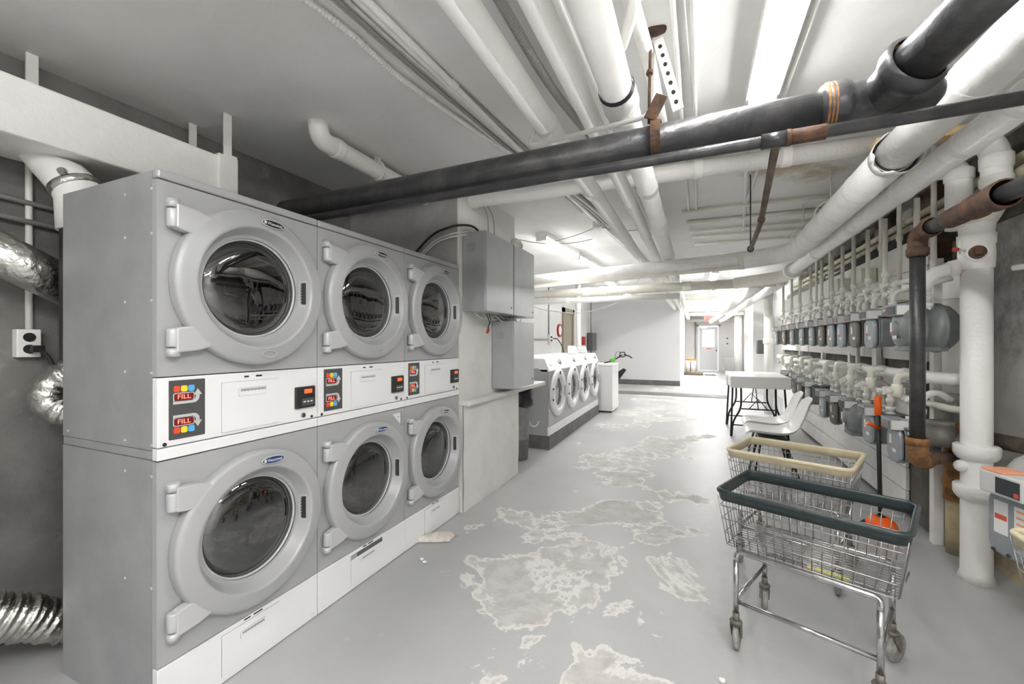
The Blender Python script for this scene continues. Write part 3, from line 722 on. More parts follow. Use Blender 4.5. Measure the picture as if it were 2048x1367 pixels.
for k in range(6):
    r = .06 + .008 * k; w.tube([V((-1.63 + .02 * math.cos(a) + .004 * k, 3.86 + r * math.cos(a), 2.285 + r * .55 + r * .55 * math.sin(a))) for a in [2 * PI * i / 24 for i in range(24)]], .004, 5, closed=True)
tag(w.build('wire_coil', M['cable_white']), 'coil of wires resting on the upper right steel box', 'wires')
tag(MB().tube(sag((-1.64, 4.0, 2.42), (-1.12, 5.0, 2.60), .05, 12), .004, 6).build('ceiling_wire', M['cable_grey']), 'thin dark wire running from the coiled wires up to the ceiling', 'wire')

# ================================================================== BEHIND THE DRYERS, LEFT EDGE
dc = MB().box(-2.86, -2.50, -2.6, 1.66, 2.21, 2.45).build('rectangular_duct', M['white_paint'], bevel=.012)
tag(dc, 'long white rectangular duct above the dryers at the left edge', 'duct')
kid('duct_flange', MB().box(-2.87, -2.485, 1.56, 1.672, 2.20, 2.46), M['white_paint'], dc, dc.location, bevel=.006)
for k, (y, lb) in enumerate(((1.61, 'white strap hanger at the end of the white rectangular duct'), (1.60, 'short hanger rising behind the duct, second from its end'), (.92, 'hanger rising behind the duct at the left edge of the photo'))):
    s = MB().box(-2.492, -2.484, y - .022, y + .022, 2.20, 2.70) if k == 0 else MB().box(-2.80, -2.79, y - .02, y + .02, 2.45, 2.70)
    if k == 0: s.box(-2.496, -2.486, y - .02, y + .055, 2.18, 2.47)
    tag(s.build('strap_hanger', M['white_paint']), lb, 'hanger', 'hangers on the rectangular duct')
t = thing('round_duct', 'white round duct dropping from the rectangular duct behind the near dryer', 'duct', (-2.604, .969, 2.0))
MB().tube([(-.185, -.085, .25), (-.165, -.07, .235), (.0, .0, .115), (.035, .018, .075), (.05, .03, .02), (.055, .035, -.12)], [.03, .038, .086, .09, .09, .09], 28).build('duct_pipe', M['white_paint'], t)
MB().lathe([(.088, -.010), (.094, -.008), (.095, .022), (.089, .024)], (.03, .015, .08), (.45, .25, -.86), 28).build('foil_tape', M['foil'], t)
MB().cyl((.085, -.045, .115), (.097, -.055, .122), .016, n=10).build('rivet', M['chrome'], t)
def ribbed(pts, r, amp, pitch, n=16, wob=0):
    pts = spline(pts, 10); out = []; L_ = 0
    dense = []
    for i in range(len(pts) - 1):
        k = max(1, int((pts[i + 1] - pts[i]).length / (pitch / 4)))
        for j in range(k): dense.append(pts[i].lerp(pts[i + 1], j / k))
    dense.append(pts[-1]); rs = []
    for i, p in enumerate(dense): rs.append(r + amp * math.sin(i * PI / 2) + wob * random.uniform(-1, 1))
    return MB().tube(dense, rs, n)
t = thing('flexible_duct', 'silver flexible duct entering the near dryer high at the left edge', 'duct', (-2.68, .5, 1.6))
ribbed([(.0, -.25, .38), (.0, .05, .28), (.01, .22, .18)], .085, .007, .028).build('ribbed_hose', M['foil'], t)
MB().cyl((.01, .20, .195), (.02, .52, .02), .088, n=24).build('collar', M['foil'], t)
tag(ribbed([(-2.47, 1.2, 1.28), (-2.56, 1.04, 1.27), (-2.63, .93, 1.19), (-2.62, .93, 1.09), (-2.5, 1.05, 1.03)], .062, .004, .03, wob=.003).build('exhaust_elbow', M['foil']), 'silver exhaust elbow behind the near dryer at mid height', 'duct')
tag(ribbed([(-2.78, .35, .36), (-2.66, .62, .33), (-2.60, .80, .24), (-2.58, .98, .13), (-2.5, 1.2, .12)], .085, .006, .025, wob=.007).build('flexible_duct', M['foil']), 'crumpled foil duct low behind the near dryer, bottom left of the photo', 'duct')
t = thing('power_outlet', 'white twin power outlet on the dingy wall behind the near dryer', 'power outlet', (-2.9, .93, 1.31))
MB().box(0, .05, -.04, .04, 0, .13).build('outlet_box', M['white_paint'], t, bevel=.004)
for z in (.093, .038): MB().cyl((.05, 0, z), (.054, 0, z), .021, n=18).build('socket', M['black_plastic'], t)
tag(MB().box(-2.848, -2.80, .925, .965, 1.333, 1.365).tube(spline([(-2.81, .95, 1.345), (-2.77, .97, 1.30), (-2.72, .985, 1.18), (-2.70, 1.02, .95)], 6), .008, 8).build('plug_and_cord', M['black_plastic']), 'black plug and cord in the lower socket of the twin outlet', 'plug')
tag(MB().tube([(-2.885, .94, 1.44), (-2.885, .94, 2.69)], .013, 10).build('conduit', M['white_paint']), 'vertical conduit rising from the twin outlet behind the dryers', 'conduit')
for k, (z, lb) in enumerate(((2.02, 'thin pipe along the dingy left wall, upper one'), (1.93, 'thin pipe along the dingy left wall, lower one'))):
    tag(MB().tube([(-2.87 + .01 * k, -.6, z + .1), (-2.87 + .01 * k, 1.5, z - .02)], .012, 8).build('wall_pipe', M['cable_grey']), lb, 'pipe', 'thin pipes on the dingy wall')

# ================================================================== PIPES UNDER THE CEILING
def pipe(name, label, pts, r, m, cat='pipe', couplings=(), cm=None, cl=.07, cr=1.16, fil=0, n=18, group=None, cname='coupling'):
    """one pipe run; couplings: (index of segment, fraction) -> collar parts"""
    P = [V(p) for p in pts]; o = MB().tube(fillet(P, fil) if fil else P, r, n).build(name, M[m]); tag(o, label, cat, group)
    for (i, f) in couplings:
        a, b = P[i], P[i + 1]; d = (b - a).normalized(); c = a.lerp(b, f)
        mb = MB().lathe([(r * .9, -cl / 2 - .002), (r * cr * .97, -cl / 2), (r * cr, -cl / 2 + .008), (r * cr, cl / 2 - .008), (r * cr * .97, cl / 2), (r * .9, cl / 2 + .002)], c, d, n)
        kid(cname, mb, M[cm or m], o, o.location)
    return o
# the big cast-iron drain crossing in front
o = pipe('iron_drain_pipe', 'big black cast-iron pipe crossing the room overhead', [(-2.28, 1.83, 2.165), (.43, 1.86, 2.215)], .070, 'iron', n=28)
hub = MB().lathe([(.070, -.09), (.083, -.085), (.090, -.07), (.092, -.02), (.086, -.005), (.076, .005), (.074, .12), (.070, .19), (.055, .235), (.03, .255), (.0001, .26)], (.50, 1.861, 2.217), (1, .005, .018), 28)
kid('pipe_hub', hub, M['iron'], o, o.location)
ring = MB()
for k in range(3): ring.tube([V((.428 + .011 * k, 1.860 + .0905 * math.cos(a) * .97, 2.216 + .0905 * math.sin(a) * .97)) for a in [2 * PI * i / 32 for i in range(32)]], .0042, 6, closed=True)
kid('rust_ring', ring, M['rust_orange'], o, o.location)
wy = MB().lathe([(.055, -.06), (.070, .0), (.076, .08), (.086, .10), (.094, .115), (.094, .15), (.080, .158)], (.585, 1.85, 2.222), (.34, -.90, .23), 28)
kid('wye_branch', wy, M['iron'], o, o.location)
a, b_ = V((.63, 1.73, 2.25)), V((.755, 1.40, 2.335))
kid('branch_pipe', MB().cyl(a, b_, .072, n=28), M['iron'], o, o.location)
kid('branch_hub', MB().lathe([(.070, -.04), (.088, -.03), (.097, -.01), (.097, .05), (.09, .065), (.084, .09), (.06, .115), (.0001, .12)], b_, (.34, -.90, .23), 28), M['iron'], o, o.location)
kid('elbow', MB().tube(fillet([(.76, 1.385, 2.34), (.785, 1.30, 2.37), (.79, 1.28, 2.69)], .10), .076, 24), M['iron'], o, o.location)
kid('rust_ring', MB().tube([V(a) + V((.34, -.90, .23)).normalized().cross(V((0, 0, 1))).normalized() * .083 * math.cos(q) + V((.34, -.90, .23)).normalized().cross(V((.34, -.90, .23)).normalized().cross(V((0, 0, 1))).normalized()) * .083 * math.sin(q) for q in [2 * PI * i / 32 for i in range(32)]], .007, 6, closed=True), M['rust_orange'], o, o.location)
# its hanger
t = thing('pipe_hanger', 'rusty clevis hanger holding the big black pipe from a hole in the ceiling', 'hanger', (-.145, 1.84, 2.0))
s = MB(); s.tube([V((0, .078 * math.cos(q), .207 + .078 * math.sin(q))) for q in [math.radians(v) for v in range(-250, 72, 12)]], .003, 6)
st = MB(); rows = [[V((x, .077 * math.cos(q), .207 + .077 * math.sin(q))) for x in (-.019, .019)] for q in [math.radians(v) for v in range(-270, 91, 12)]]
st.grid(rows, False); st.build('strap', M['rust'], t, solid=.005)
MB().obox((.0, -.04, .325), (.05, .012, .10), Matrix.Rotation(.5, 3, 'Y')).build('clevis', M['rust'], t, bevel=.003)
MB().tube([(-.03, .0, .285), (-.028, .05, .70)], .006, 8).build('rod', M['rust'], t)
MB().cyl((-.03, .02, .50), (-.029, .025, .515), .014, n=6).build('nut', M['rust'], t)
A, B = V((.0, .07, .67)), V((.085, -.03, .30)); d_ = (B - A).normalized(); n_ = V((.10, -.80, -.52)); w_ = d_.cross(n_).normalized(); n_ = w_.cross(d_).normalized() * (1 if w_.cross(d_).dot(n_) > 0 else -1)
an = MB().prism([A + w_ * .021, B + w_ * .021, B - w_ * .021, A - w_ * .021], n_ * .004); an.prism([A + w_ * .021, B + w_ * .021, B + w_ * .017, A + w_ * .017], n_ * -.03)
ao = an.build('perforated_angle', M['white_paint'], t)
for k in range(7):
    c = A + (B - A) * (.12 + .13 * k) + n_ * .0045
    MB().prism([c + d_ * (.011 * math.cos(q)) + w_ * (.008 * math.sin(q)) for q in [2 * PI * i / 12 for i in range(12)]], n_ * .0008).build('slot', M['dark_gap'], ao)
MB().ball((-.02, .055, .70), .04, 10, (1.3, 1, .25), .3).build('ceiling_anchor', M['rust'], t)
# sprinkler pipe under the drain, with a branch running away
o = pipe('sprinkler_pipe', 'thin black pipe slung just below the big black pipe', [(-2.25, 1.775, 2.085), (1.35, 1.775, 2.115)], .021, 'iron')
kid('rust_coupling', MB().cyl((.30, 1.775, 2.106), (.415, 1.775, 2.107), .026, n=16).cyl((.296, 1.775, 2.106), (.312, 1.775, 2.106), .0285, n=16), M['rust'], o, o.location)
kid('tee', MB().cyl((.22, 1.775, 2.105), (.30, 1.775, 2.106), .027, n=16), M['iron'], o, o.location)
o = pipe('sprinkler_branch', 'thin rusty brown pipe running away from under the black pipe', [(.27, 1.79, 2.10), (.37, 3.0, 2.11), (.40, 3.82, 2.105)], .015, 'old_brown', couplings=((0, .93),), cm='rust', cl=.05, cr=1.35, n=12)
kid('hanger_rod', MB().tube([(.40, 3.80, 2.13), (.40, 3.80, 2.69)], .005, 6).tube([V((.40 + .02 * math.cos(q), 3.80, 2.11 + .022 * math.sin(q))) for q in [2 * PI * i / 16 for i in range(16)]], .005, 6, closed=True), M['iron'], o, o.location)
# white drain: drops out of the ceiling, runs away, then turns across the room
o = pipe('white_drain_pipe', 'white pipe elbowing out of the ceiling, then crossing behind the black pipe', [(-2.09, 1.89, 2.72), (-2.08, 1.90, 2.60), (-2.07, 3.20, 2.585), (1.20, 3.26, 2.585)], .058, 'white_paint', fil=.11, couplings=((1, .10), (1, .93), (2, .10), (2, .64), (2, .80)), cl=.06, cr=1.1, n=24)
kid('hanger_strap', MB().box(-2.095, -2.083, 2.385, 2.415, 2.62, 2.70).box(-2.065, -2.055, 2.385, 2.41, 2.62, 2.69).tube([V((-2.077 + .064 * math.cos(q), 2.40, 2.597 + .064 * math.sin(q))) for q in [2 * PI * i / 20 for i in range(20)]], .006, 6, closed=True), M['cream_paint'], o, o.location)
pipe('white_water_pipe', 'thin white pipe running just above the white cross pipe', [(-.28, 3.14, 2.672), (.98, 3.17, 2.672)], .024, 'white_paint', n=14)
tag(MB().box(.93, 1.32, 2.98, 3.07, 2.475, 2.520).build('timber_block', M['bare_wood'], bevel=.003), 'bare yellow timber block lying across the two big white pipes', 'timber')

# insulated pipes running away on the right
o = pipe('steam_pipe', 'fat white insulated pipe on the right, torn open at its joint', [(.985, .35, 2.375), (.955, 2.80, 2.36)], .088, 'wrap_white', n=28, couplings=((0, .72),), cl=.03, cr=1.02)
kid('wrap_patch', MB().tube([V((.974 + .0895 * math.cos(q), 1.68 + .02 * math.sin(3 * q), 2.367 + .0895 * math.sin(q))) for q in [2 * PI * i / 24 for i in range(24)]], .004, 6, closed=True), M['cable_grey'], o, o.location)
P = fillet([(.955, 2.83, 2.352), (.955, 5.22, 2.315), (.55, 5.33, 2.285), (-3.15, 5.80, 2.215)], .34, 8)
o2 = MB().tube(P, .095, 28).build('steam_pipe', M['wrap_white']); tag(o2, 'fat insulated pipe turning across the room beyond the torn joint', 'pipe')
jag = MB(); n = 40; r0, r1 = [], []
for k in range(n):
    a = 2 * PI * k / n; j = .02 * math.sin(5 * a + 1) + .012 * math.sin(11 * a)
    r0.append(V((.955 + .100 * math.cos(a), 2.86, 2.352 + .100 * math.sin(a)))); r1.append(V((.955 + .108 * math.cos(a), 2.775 + j, 2.352 + .108 * math.sin(a))))
jag.grid([r0 + r0[:1], r1 + r1[:1]]); kid('torn_sleeve', jag, M['wrap_white'], o2, o2.location, solid=.004)
kid('dark_lining', MB().lathe([(.0895, 0), (.099, .0)], (.955, 2.822, 2.352), (0, 1, 0), 28).cyl((.955, 2.79, 2.352), (.955, 2.829, 2.352), .080, n=24), M['black_plastic'], o2, o2.location)
for y in (3.3, 3.75, 4.35, 4.7): kid('wrap_band', MB().tube([V((.955 + .0955 * math.cos(q), y, 2.352 - .0155 * (y - 2.83) + .0955 * math.sin(q))) for q in [2 * PI * i / 28 for i in range(28)]], .004, 6, closed=True), M['cream_paint'], o2, o2.location)
kid('wrap_band', MB().cyl((.50, 5.336, 2.284), (.44, 5.344, 2.283), .099, n=28), M['cream_paint'], o2, o2.location)
kid('bottom_ledge', MB().bar((.45, 5.27, 2.195), (-3.15, 5.73, 2.127), .05, .03), M['cream_paint'], o2, o2.location)
for k, (x, y, lb) in enumerate(((.985, 1.62, 'hanger on the fat insulated pipe at the right edge of the photo'), (.955, 3.95, 'hanger halfway along the torn fat pipe, in front of the cross conduits'), (.955, 4.85, 'hanger at the bend of the fat insulated pipe'))):
    hb = MB().tube([V((x + .104 * math.cos(q), y, 2.36 + .104 * math.sin(q))) for q in [2 * PI * i / 28 for i in range(28)]], .006, 6, closed=True).tube([(x, y, 2.46), (x, y, 2.70)], .006, 6)
    tag(hb.build('pipe_hanger', M['cream_paint']), lb, 'hanger')
pipe('return_pipe', 'white insulated pipe beside the fat one, nearer the meters', [(1.15, .45, 2.30), (1.135, 6.35, 2.285)], .064, 'wrap_white', n=22, couplings=((0, .30), (0, .365), (0, .48), (0, .62), (0, .80)), cl=.05, cr=1.08)
t = MB().tube(fillet([(1.135, 6.3, 2.285), (1.135, 6.75, 2.27), (.55, 7.1, 2.25)], .22), .082, 20).build('pipe_elbow', M['cream_paint']); tag(t, 'bulky cream elbow where the white pipe by the meters bends left', 'pipe')
kid('collar', MB().cyl((1.135, 6.28, 2.285), (1.135, 6.36, 2.285), .10, n=20), M['wrap_white'], t, t.location)

# cable runs at the left of the ceiling
def run(name, label, pts, r, m, cat, n=8, group=None, rib=False):
    o = (ribbed(pts, r, r * .14, .016, n) if rib else MB().tube(spline(pts, 5), r, n)).build(name, M[m]); return tag(o, label, cat, group)
run('armoured_cable', 'ribbed white armoured cable wandering beside the ceiling cable bundle', [(-1.40, .9, 2.68), (-1.33, 1.35, 2.675), (-1.32, 1.7, 2.67), (-1.24, 2.3, 2.675), (-1.12, 3.0, 2.68), (-1.05, 4.2, 2.68)], .014, 'white_paint', 'cable', 10, None, True)
lab = ['leftmost cable of the bundle on the ceiling, next to the ribbed one', 'second cable from the left in the ceiling bundle', 'third cable from the left in the ceiling bundle', 'fourth cable from the left in the ceiling bundle', 'rightmost cable of the ceiling bundle']
for k in range(5):
    x = -1.27 + .032 * k; w = .012 * (k % 2)
    run('ceiling_cable', lab[k], [(x - .03, .7, 2.685), (x + w, 1.4, 2.68 - w), (x + .05 - w, 2.1, 2.685), (x + .14 + .3 * w, 3.2, 2.683), (x + .27 + w, 4.4, 2.685), (x + .33, 5.4, 2.682), (x + .46, 7.4, 2.684)], .009 if k != 3 else .013, ['cable_white', 'cable_grey', 'cable_white', 'white_paint', 'cable_grey'][k], 'cable', 8, 'ceiling cable bundle')
o = pipe('ceiling_conduit', 'white conduit along the ceiling cable bundle', [(-1.17, .6, 2.675), (-1.07, 3.0, 2.675), (-.80, 6.9, 2.675)], .016, 'white_paint', couplings=((0, .52), (1, .18), (1, .4)), cl=.05, cr=1.35, n=12, cat='conduit')
bx = MB().box(-1.03, -.93, 4.62, 4.74, 2.63, 2.70).build('junction_box', M['white_paint'], bevel=.005); tag(bx, 'small white junction box on the ceiling cables, left of the long pipes', 'junction box')
run('ceiling_wire', 'thin wire from the ceiling junction box to the left strip lamp', [(-1.03, 4.68, 2.64), (-1.25, 4.75, 2.60), (-1.5, 4.83, 2.58), (-1.62, 4.86, 2.60)], .004, 'cable_grey', 'wire')
run('ceiling_wire', 'thin wire from the ceiling junction box towards the long pipes', [(-.93, 4.68, 2.64), (-.75, 4.75, 2.60), (-.55, 4.8, 2.60)], .004, 'cable_grey', 'wire')
# the long white pipes down the middle
for (x0, x1, z, r, lb, cp) in ((-.69, -.585, 2.46, .055, 'leftmost of the long white pipes running down the middle of the ceiling', ((0, .12), (0, .19), (0, .30))),
                           (-.472, -.42, 2.47, .047, 'middle one of the long white pipes down the ceiling', ((0, .14), (0, .22), (0, .3))),
                           (-.308, -.27, 2.45, .066, 'thickest, rightmost of the long white pipes down the ceiling', ((0, .085), (0, .135), (0, .18), (0, .26)))):
    pipe('long_white_pipe', lb, [(x0, .35, z), (x1, 20.5 if r > .06 else 14.28, z - .03)], r, 'white_paint', couplings=cp, cl=.09, cr=1.09, n=20, group='long white pipes')
kid('torn_wrap', MB().lathe([(.069, 0), (.078, .03), (.080, .12), (.072, .17)], (-.305, 1.83, 2.449), (0, 1, 0), 22), M['wrap_white'], bpy.data.objects['long_white_pipe.002'], bpy.data.objects['long_white_pipe.002'].location)
kid('torn_edge', MB().lathe([(.071, -.03), (.077, -.008)], (-.305, 1.83, 2.449), (0, 1, 0), 22), M['black_plastic'], bpy.data.objects['long_white_pipe.002'], bpy.data.objects['long_white_pipe.002'].location)
run('flexible_conduit', 'grey ribbed flexible conduit lying along the left long white pipe', [(-.645, .6, 2.60), (-.64, 1.3, 2.60), (-.63, 1.9, 2.595), (-.60, 2.6, 2.655), (-.57, 3.0, 2.672), (-.555, 3.45, 2.672), (-.50, 5.2, 2.64)], .019, 'cable_grey', 'conduit', 10, None, True)
pipe('flat_raceway', 'flat white raceway on the ceiling left of the long pipes', [(-.50, .6, 2.673), (-.455, 5.0, 2.673)], .026, 'white_paint', cat='raceway', n=8)
run('ceiling_wire', 'thin white wire between the long white pipes near the camera', [(-.56, .7, 2.63), (-.555, 1.3, 2.62), (-.545, 2.2, 2.635), (-.52, 3.0, 2.64)], .005, 'cable_white', 'wire')
t = thing('trapeze_hanger', 'white bar hanger under the long white pipes beside the black pipe', 'hanger', (-.47, 1.97, 2.366))
MB().tube(fillet([(-.27, .05, .10), (-.30, .04, .012), (-.26, .03, .0), (.29, -.05, -.01), (.31, -.05, .08)], .04), .011, 10).build('bar', M['white_paint'], t)
MB().tube([(-.275, .05, .09), (-.275, .05, .30)], .006, 8).build('rod', M['white_paint'], t)
MB().tube([(.305, -.05, .07), (.305, -.05, .30)], .006, 8).build('rod', M['white_paint'], t)
pipe('ceiling_pipe_elbow', 'short white elbow coming out of the ceiling right of the thickest pipe', [(-.19, 1.52, 2.71), (-.19, 1.54, 2.58), (-.27, 1.72, 2.55)], .024, 'white_paint', fil=.09, n=14)
pipe('ceiling_riser', 'plastered white pipe stub on the ceiling above the black pipe hanger', [(-.24, .8, 2.62), (-.225, 1.45, 2.62), (-.19, 1.95, 2.63), (-.165, 2.9, 2.64)], .03, 'wrap_white', n=14)
for k, (x, x2, lb) in enumerate(((-.085, -.06, 'thin ceiling conduit left of the near strip lamp, left one of two'), (-.01, .01, 'thin ceiling conduit left of the near strip lamp, right one of two'), (.425, .44, 'thin ceiling conduit hugging the right side of the near strip lamp'))):
    pipe('ceiling_conduit', lb, [(x, .5, 2.685), (x2, 4.6, 2.685)], .012, 'white_paint', couplings=((0, .27),), cl=.05, cr=1.3, n=10, cat='conduit', group='thin ceiling conduits')
run('ceiling_wire', 'thin wire strung along the ceiling between the two thin conduits', [(-.06, .8, 2.68), (-.045, 1.5, 2.675), (-.02, 2.3, 2.68), (.0, 2.9, 2.685)], .0035, 'cable_white', 'wire')
# conduits crossing in the second bay
lab = ['nearest of the thin conduits crossing the second ceiling bay', 'second of the thin conduits crossing the second ceiling bay', 'third of the thin conduits crossing the second ceiling bay', 'fourth of the thin conduits crossing the second ceiling bay', 'farthest of the thin conduits crossing the second ceiling bay']
for k, y in enumerate((4.55, 5.0, 5.42, 5.72, 6.15)):
    pipe('cross_conduit', lab[k], [(-.12 + .03 * k, y, 2.675), (1.84, y + .05, 2.675)], .017 if k != 1 else .024, 'cream_paint', n=10, cat='conduit', group='conduits across the second bay')
pipe('ceiling_channel', 'thin white channel along the ceiling to the hanger of the rusty pipe', [(.30, 3.0, 2.685), (.52, 5.6, 2.685)], .016, 'white_paint', n=6, cat='channel')
# third bay
pipe('cross_pipe', 'upper white pipe crossing the room beyond the fat insulated pipe', [(-3.24, 7.55, 2.27), (1.1, 7.32, 2.275)], .072, 'cream_paint', couplings=((0, .34), (0, .41), (0, .72)), cl=.14, cr=1.1, n=22)
o = pipe('cross_pipe', 'lower white pipe crossing the room above the washers', [(-3.05, 7.52, 2.13), (-.22, 7.42, 2.13)], .052, 'white_paint', couplings=((0, .02), (0, .33), (0, .52)), cl=.06, cr=1.1, n=20)
pipe('white_post', 'slim white post pipe behind the washers, by the red strip', [(-2.40, 9.3, 0), (-2.40, 9.3, 2.69)], .056, 'white_paint', couplings=((0, .8),), cl=.12, cr=1.12, n=20, cat='post')
for k, (x0, x1, z, r, lb) in enumerate(((.93, .62, 2.28, .085, 'white insulated pipe slanting away under the far ceiling, left one of two'), (1.22, 1.0, 2.30, .07, 'white insulated pipe slanting away under the far ceiling, right one of two'))):
    pipe('far_pipe', lb, [(x0, 7.5, z), (x1, 20.0, z - .04)], r, 'wrap_white', couplings=((0, .1), (0, .3)), cl=.1, cr=1.1, n=18, group='far insulated pipes')
for k, (x, lb) in enumerate(((-.62, 'far ceiling pipe at the partition corner, leftmost of three'), (-.53, 'far ceiling pipe at the partition corner, middle of three'), (-.36, 'far ceiling pipe at the partition corner, rightmost of three'))):
    pipe('far_pipe', lb, [(x, 7.7, 2.60), (x + (.05 if k == 2 else 0), 20.4 if k == 2 else 14.28, 2.54)], .024, 'cream_paint', n=10, group='small far pipes')
lab = ['nearest white pipe crossing the far ceiling before the exit sign', 'second white pipe crossing the far ceiling before the exit sign', 'third white pipe crossing the far ceiling, close to the exit sign']
for k, (y, z, r) in enumerate(((12.9, 2.59, .05), (16.0, 2.60, .07), (20.3, 2.60, .08))):
    pipe('far_cross_pipe', lab[k], [(-.42, y, z), (1.9, y + .1, z)], r, 'cream_paint', n=14, group='far cross pipes')
pipe('far_cross_pipe', 'white pipe crossing right above the far exit door', [(-.42, 22.2, 2.42), (1.9, 22.2, 2.42)], .07, 'white_paint', n=14, group='far cross pipes')
run('ceiling_wire', 'white cable drooping between the cross pipes over the washers', [(-2.9, 7.0, 2.52), (-2.3, 6.9, 2.40), (-1.6, 6.8, 2.42), (-.9, 6.7, 2.56), (-.75, 6.6, 2.67)], .009, 'cable_white', 'cable')
run('ceiling_wire', 'white cable drooping beneath the lower cross pipe by the slim post', [(-3.2, 8.6, 2.14), (-2.9, 8.6, 2.06), (-2.2, 8.6, 1.98), (-1.5, 8.5, 2.12), (-1.1, 8.3, 2.35), (-.9, 8.2, 2.66)], .009, 'cable_white', 'cable')

# ================================================================== GAS METERS
def gas_meter(kind, mm, label, loc, group):
    """origin at the middle of the body's underside, front towards local -y"""
    t = thing('gas_meter', label, 'gas meter', loc, -PI / 2, group)
    hw, dp, h = .112, .19, .225
    if kind == 'box':
        P = rrect(-hw, hw, 0, h, .05, .02)
        MB().prism(P, (0, dp - .02, 0)).build('body', M[mm], t, bevel=.012)
        P = rrect(-hw + .012, hw - .012, -.012, h - .012, .06, .012)
        f = MB().prism(P, (0, -.030, 0)).build('front_cover', M['meter_blue' if mm == 'meter_grey' else mm], t, bevel=.014)
        fy = -.0185
        MB().tube(rrect(-hw + .004, hw - .004, -.006, h - .004, .058, .017), .005, 6, closed=True).build('seam_flange', M[mm], t)
        MB().box(-hw - .004, hw + .004, .015, dp + .006, h - .006, h + .008).build('top_flange', M[mm], t, bevel=.004)
    else:
        MB().lathe([(.0001, -.06), (.07, -.058), (.115, -.045), (.142, -.015), (.15, .0), (.150, .03), (.158, .032), (.158, .05), (.150, .052), (.150, .13), (.158, .132), (.158, .15), (.150, .152), (.14, .19), (.11, .22), (.0001, .23)], (0, .03, .125), (0, 1, 0), 36).build('body', M[mm], t)
        f = MB().lathe([(.0001, -.072), (.05, -.07), (.06, -.058), (.06, -.05)], (0, .03, .115), (0, 1, 0), 28).build('front_cover', M[mm], t)
        fy = -.042
        MB().box(-.09, .09, -.01, .20, -.022, .01).build('base_foot', M[mm], t, bevel=.006)
    MB().box(-.045, -.012, fy - .001, fy, .085, .165).build('bar_label', M['label_white'], f)
    MB().box(-.045, -.012, fy - .0015, fy - .001, .085, .103).build('red_band', M['label_red'], f)
    MB().box(-.002, .055, fy - .001, fy, .055, .078).build('number_label', M['label_white'], f)
    # register head
    ix = MB().box(-.075, .075, -.055, .045, h - .02, h + .055).build('index_box', M['box_steel'] if kind == 'box' else M[mm], t, bevel=.008)
    MB().box(-.066, .066, -.058, -.055, h - .012, h + .040).build('index_window', M['index_dark'], ix)
    MB().box(.075, .0765, -.048, .038, h - .014, h + .045).build('side_label', M['label_white'], ix)
    MB().box(-.076, .076, -.0565, .0, h + .045, h + .0565).build('index_lid', M['meter_blue'], ix)
    MB().box(-.060, -.038, -.0595, -.058, h - .012, h + .004).build('red_seal', M['label_red'], ix)
    for x in (-.07, .07):
        MB().lathe([(.030, h - .012), (.030, h + .014), (.024, h + .018), (.024, h + .03), (.031, h + .03), (.031, h + .056), (.02, h + .06)], (x, .105, 0), (0, 0, 1), 8).build('union_nut', M['white_paint'], t)
    return t
MX = 1.235
box_g = gas_meter('box', 'meter_grey', 'x', (0, 0, 0), 'gas meters, upper row')
box_b = gas_meter('box', 'meter_brown', 'x', (0, 0, 0), 'gas meters, upper row')
rnd = gas_meter('round', 'meter_grey', 'x', (0, 0, 0), 'gas meters, upper row')
used = set()
def put_meter(src, y, z, label, group):
    if src.name not in used:
        used.add(src.name); src.location = (MX, y, z); src['label'] = label; src['group'] = group; return src
    return dup(src, (MX + (.06 if 6.8 < y and z < 1 else 0), y, z), -PI / 2, label, group)
UP, LO = 'gas meters, upper row', 'gas meters, lower row'
upper = [(3.55, rnd, 'round-bodied grey gas meter behind the upright black pipe, upper row'), (4.06, box_g, 'grey-blue gas meter with white and red stickers, second of the upper row'),
         (4.41, box_b, 'brownish-grey gas meter, third of the upper row from the black pipe'), (4.76, box_g, 'gas meter fourth of the upper row from the black pipe'),
         (5.08, box_g, 'gas meter fifth of the upper row from the black pipe'), (5.43, box_b, 'gas meter sixth of the upper row from the black pipe, brownish'),
         (5.84, box_g, 'gas meter seventh of the upper row from the black pipe'), (6.34, box_g, 'gas meter eighth of the upper row from the black pipe'),
         (6.92, box_g, 'gas meter ninth of the upper row from the black pipe'), (7.48, box_b, 'gas meter tenth of the upper row from the black pipe, brownish'), (8.15, box_g, 'farthest gas meter of the upper row, by the white column pipe')]
for y, s, lb in upper: put_meter(s, y, 1.345, lb, UP)
lower = [(3.63, box_g, 'gas meter half hidden by the upright black pipe, nearest of the lower row'), (4.10, box_g, 'big grey gas meter behind the orange-handled tool, second of the lower row'),
         (4.58, rnd, 'round gas meter, third of the lower row'), (5.00, box_b, 'brownish gas meter, fourth of the lower row'), (5.38, box_g, 'gas meter fifth of the lower row, above the chair backs'),
         (6.02, box_g, 'gas meter sixth of the lower row, right of the chair backs'), (6.45, box_b, 'gas meter seventh of the lower row, at the white table edge'), (7.1, box_g, 'gas meter eighth of the lower row, behind the white table'), (7.8, box_g, 'farthest gas meter of the lower row, behind the white table')]
lz = [.595, .615, .60, .60, .605, .65, .665, .66, .66]
for (y, s, lb), z in zip(lower, lz): put_meter(s, y, z, lb, LO)

